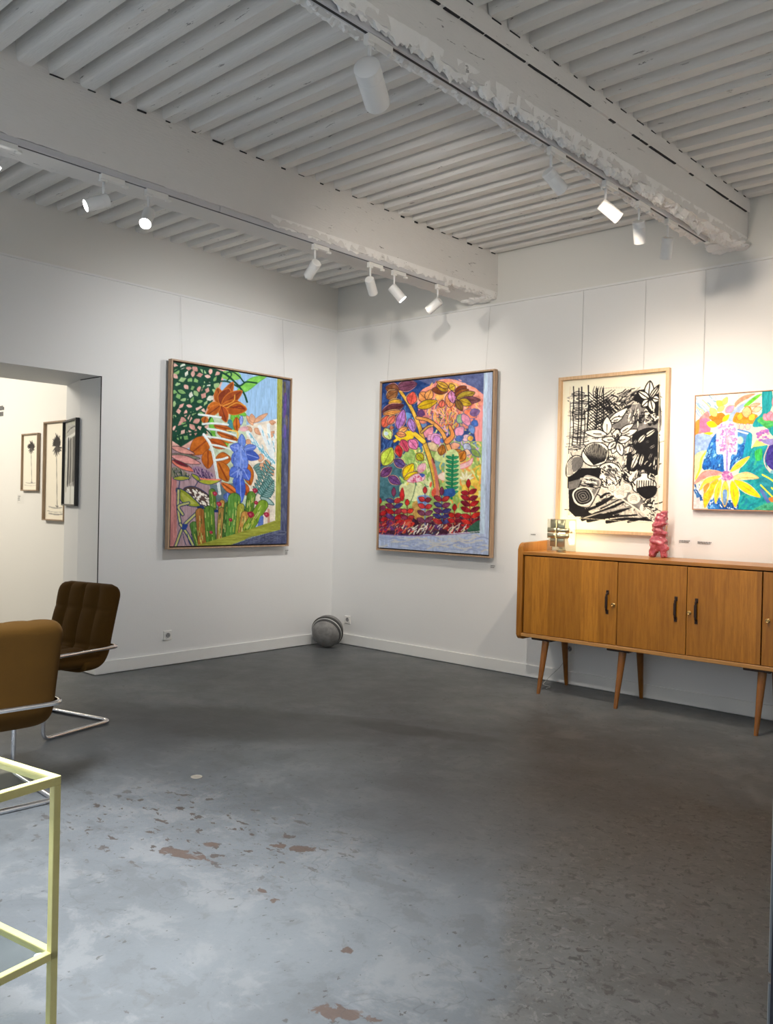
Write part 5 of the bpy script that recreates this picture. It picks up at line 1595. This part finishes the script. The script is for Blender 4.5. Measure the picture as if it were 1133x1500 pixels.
def make_chair(label):
    t = thing('cantilever_chair', label, 'chair', (0, 0, 0), 0, 'brown cantilever chairs')
    obj('seat', pad([(-.285, .452), (-.12, .442), (.06, .428), (.20, .428)], .262, .05, .058, .07, (True, False), (4, 3, .012)), M['fabric'], t, True)
    obj('backrest', pad([(.05, .396), (.17, .402), (.225, .46), (.25, .56), (.288, .71), (.335, .885)], .275, .062, .048, .085, (False, True), (4, 2.75, .034)), M['fabric'], t, True)
    hw, r = .277, .0125
    top = .488
    P = []
    for s in (-1, 1):
        P.append([(s * hw, -.02, r), (s * hw, -.272, r), (s * hw, -.262, top), (s * hw, -.02, top)])
    loop = P[0][::-1]
    path = [(-hw, .0, top), (-hw, -.255, top), (-hw, -.268, r), (-hw, .262, r), (hw, .262, r), (hw, -.268, r), (hw, -.255, top), (hw, .325, top), (-hw, .325, top), (-hw, .0, top)]
    bm = B(); tube(bm, fillet(path, .055, 7), r, 14); obj('tubular_frame', bm, M['chrome'], t, True)
    for s in (-1, 1):
        for y in (.10, -.16):
            bm = B(); lathe(bm, [(.007, 0), (.009, .004), (.009, .018)], 12, Matrix.Translation((s * (hw - .02), y, top)) @ Matrix.Rotation(PI / 2 * s, 4, 'Y')); obj('bolt', bm, M['chrome'], t)
    return t


def copy_tree(o):
    c = o.copy(); C.objects.link(c)
    for ch in o.children:
        k = ch.copy(); C.objects.link(k); k.parent = c
    return c


ch = make_chair('brown chair with buttoned back facing into the room beside the wall opening')
ch.location = CHAIR_B[0]; ch.rotation_euler = (0, 0, CHAIR_B[1])
c2 = copy_tree(ch); c2['label'] = 'brown chair seen from behind, nearest the yellow table'
c2.location = CHAIR_A[0]; c2.rotation_euler = (0, 0, CHAIR_A[1])

# ---------------------------------------------------------------- yellow glass table
t = thing('console_table', 'pale yellow metal table frame with glass shelves at the lower left', 'table', (4.448, -5.243, 0), math.atan2(.16, .987) + PI)
# local x runs away along the long side, local y towards the camera side
TL, TWD, TH = 1.05, .46, .776
q = .0095
def bar(bm, a, b):
    box(bm, a, b, .0015, 1)
for x in (0, TL):
    for y in (0, TWD):
        bm = B(); bar(bm, (x - q, y - q, 0), (x + q, y + q, TH - .022)); obj('leg', bm, M['yellow'], t)
for nm, z0, z1 in (('top_rail', TH - .022, TH), ('shelf_rail', .332, .352)):
    for y in (0, TWD):
        bm = B(); bar(bm, (-q, y - q, z0), (TL + q, y + q, z1)); obj(nm, bm, M['yellow'], t)
    for x in (0, TL):
        bm = B(); bar(bm, (x - q, q, z0), (x + q, TWD - q, z1)); obj(nm, bm, M['yellow'], t)
for nm, z in (('glass_top', TH - .012), ('glass_shelf', .342)):
    bm = B(); box(bm, (q, q, z), (TL - q, TWD - q, z + .006), .001, 1); obj(nm, bm, M['table_glass'], t)
for z in (TH - .016, .338):
    for x in (.022, TL - .022):
        for y in (.022, TWD - .022):
            bm = B(); lathe(bm, [(.011, 0), (.011, .004)], 12, Matrix.Translation((x, y, z))); obj('pad', bm, M['plastic'], t)

# ---------------------------------------------------------------- glazed entrance door, swung inwards
def door_leaf():
    root = bpy.data.objects.new('door_1', None); C.objects.link(root); root['kind'] = 'structure'; root['label'] = 'dark navy glazed door leaf at the lower right edge'
    root.location = DOOR[0]; root.rotation_euler = (0, 0, DOOR[1])
    bm = B(); W, H = .86, 2.12
    for a, b in [((0, -.022, 0.006), (.07, .022, H)), ((W - .07, -.022, .006), (W, .022, H)), ((.07, -.022, .006), (W - .07, .022, .12)), ((.07, -.022, H - .08), (W - .07, .022, H))]:
        box(bm, a, b, .002, 1)
    obj('door_frame', bm, M['navy'], root)['kind'] = 'structure'
    bm = B(); box(bm, (-.0008, -.0232, .01), (.0018, -.0195, 1.148)); box(bm, (-.0008, -.0232, 1.155), (.0018, -.0195, H)); obj('door_edge', bm, M['gasket'], root)['kind'] = 'structure'
    bm = B(); box(bm, (.07, -.004, .12), (W - .07, .004, H - .08)); obj('door_pane', bm, M['table_glass'], root)['kind'] = 'structure'


door_leaf()
# ---------------------------------------------------------------- lighting tracks and their lamps
def track(x, z, y0, y1, joints, label):
    t = thing('track_rail', label, 'lighting track', (x, 0, z))
    bm = B()
    for a, b in zip([y0] + joints, joints + [y1]):
        box(bm, (-.0175, b + .0015, 0), (.0175, a - .0015, .034), .0015, 1)
    obj('rail', bm, M['rail_metal'], t)
    bm = B(); box(bm, (-.0065, y1 + .01, -.0008), (.0065, y0 - .04, .01)); obj('slot', bm, M['slot'], t)
    bm = B(); box(bm, (-.0178, y0 - .035, -.0012), (.0178, y0 + .004, .0345), .002, 1); obj('end_cap', bm, M['white_metal'], t)


T1X, T1Z, T2X, T2Z = 1.990, 3.264, 4.016, 3.338
track(T1X, T1Z, -.70, -6.6, [-3.0, -5.0], 'white lighting track under the beam above the large paintings')
track(T2X, T2Z, -.30, -6.6, [-2.75, -4.75], 'white lighting track under the chipped beam above the sideboard')


def spot(x, y, z, aim, label, power, on, size=1., cone=62, arm=.085, warm=(1., .93, .84), blend=.75, soft=.024):
    t = thing('track_spotlight', label, 'spotlight', (x, y, z), 0, 'track spotlights')
    bm = B(); box(bm, (-.016, -.022, -.030), (.016, .125, -.001), .003, 1)
    box(bm, (-.012, .115, -.040), (.012, .150, -.022), .004, 1); box(bm, (-.013, -.026, -.044), (.013, .018, -.030), .003, 1)
    obj('adapter', bm, M['plastic'], t)
    bm = B(); tube(bm, [(0, 0, -.038), (0, 0, -.038 - arm)], .0085, 10, r2=.0065); obj('stem', bm, M['white_metal'], t, True)
    piv = Vector((0, 0, -.045 - arm))
    d = (Vector(aim) - (Vector((x, y, z)) + piv)).normalized()
    R, Ln = .036 * size, .135 * size
    Mx = Matrix.Translation(piv + Vector((0, 0, -R * .55))) @ Vector((0, 0, 1)).rotation_difference(d).to_matrix().to_4x4()
    b0 = -.030 * size
    bm = B(); lathe(bm, [(R * .90, b0), (R, b0 + .004), (R, b0 + Ln * .26), (R * .975, b0 + Ln * .265), (R * .975, b0 + Ln * .285), (R, b0 + Ln * .29), (R, b0 + Ln), (R * .92, b0 + Ln), (R * .90, b0 + Ln - .014)], 28, Mx, cap=False)
    bmesh.ops.holes_fill(bm, edges=[e for e in bm.edges if e.is_boundary and all((Mx.inverted() @ v.co).z < b0 + .002 for v in e.verts)])
    hd = auto_smooth(obj('lamp_head', bm, M['white_metal'], t), 40)
    bm = B(); lathe(bm, [(R * .91, b0 + Ln - .012), (R * .88, b0 + Ln - .006), (R * .5, b0 + Ln - .003), (.0005, b0 + Ln - .002)], 24, Mx); obj('lens', bm, M['lens_on'] if on else M['lens_dim'], hd, True)
    if power:
        L = bpy.data.lights.new('spot_beam', 'SPOT'); L.energy = power; L.color = warm; L.spot_size = math.radians(cone); L.spot_blend = blend; L.shadow_soft_size = soft * size
        lo = bpy.data.objects.new('spot_beam', L); C.objects.link(lo)
        p = Mx @ Vector((0, 0, b0 + Ln + .012))
        lo.parent = t
        lo.location = p; lo.rotation_euler = Vector((0, 0, -1)).rotation_difference(d).to_euler()
    return t


for a in SPOTS:
    spot(**a)

# next room: its own warm lamps
L = bpy.data.lights.new('annex_lamp', 'AREA'); L.energy = ANNEX_W; L.color = (1., .93, .82); L.shape = 'RECTANGLE'; L.size = 2.2; L.size_y = .5
o = bpy.data.objects.new('annex_lamp', L); C.objects.link(o); o.location = (-3.2, -4.6, 3.2); o.rotation_euler = (math.radians(48), 0, 0)
L = bpy.data.lights.new('lamp_bulb', 'POINT'); L.energy = 3.; L.color = (1., .72, .32); L.shadow_soft_size = .02
o = bpy.data.objects.new('lamp_bulb', L); C.objects.link(o); o.location = (2.868, -.215, 1.20)
# daylight through the shop window and the doorway
L = bpy.data.lights.new('sky_daylight', 'AREA'); L.energy = DAY_W; L.color = (.80, .89, 1.); L.shape = 'RECTANGLE'; L.size = 3.6; L.size_y = 2.2
o = bpy.data.objects.new('sky_daylight', L); C.objects.link(o); o.location = DAY_P
o.rotation_euler = (Vector(DAY_AIM) - Vector(DAY_P)).to_track_quat('-Z', 'Y').to_euler()
W = bpy.data.worlds.new('street'); bpy.context.scene.world = W; W.use_nodes = True
bg = W.node_tree.nodes['Background']; bg.inputs[0].default_value = (.75, .86, 1., 1); bg.inputs[1].default_value = SKY

# ---------------------------------------------------------------- camera
cam = bpy.data.cameras.new('camera'); co = bpy.data.objects.new('camera', cam); C.objects.link(co)
cam.sensor_fit = 'VERTICAL'; cam.sensor_height = 36.; cam.lens = 1247.55 / 1500 * 36.
cam.clip_start = .05
pitch, roll, yaw = -.00874569, .0225518, .7370089
fw = Vector((-math.sin(yaw) * math.cos(pitch), math.cos(yaw) * math.cos(pitch), math.sin(pitch)))
rt = fw.cross(Vector((0, 0, 1))).normalized(); up = rt.cross(fw)
rt2 = rt * math.cos(roll) + up * math.sin(roll); up2 = up * math.cos(roll) - rt * math.sin(roll)
co.matrix_world = Matrix(((rt2.x, up2.x, -fw.x, 6.4125), (rt2.y, up2.y, -fw.y, -6.2367), (rt2.z, up2.z, -fw.z, 1.45), (0, 0, 0, 1)))
S = bpy.context.scene
S.camera = co
S.view_settings.view_transform = 'Standard'; S.view_settings.look = 'None'; S.view_settings.gamma = 1.; S.view_settings.use_curve_mapping = False
S.view_settings.exposure = EXPO
S.cycles.max_bounces = 10; S.cycles.diffuse_bounces = 6; S.cycles.transparent_max_bounces = 16
S.cycles.use_denoising = True
S.cycles.sample_clamp_indirect = 6.
S.cycles.caustics_reflective = False; S.cycles.caustics_refractive = False
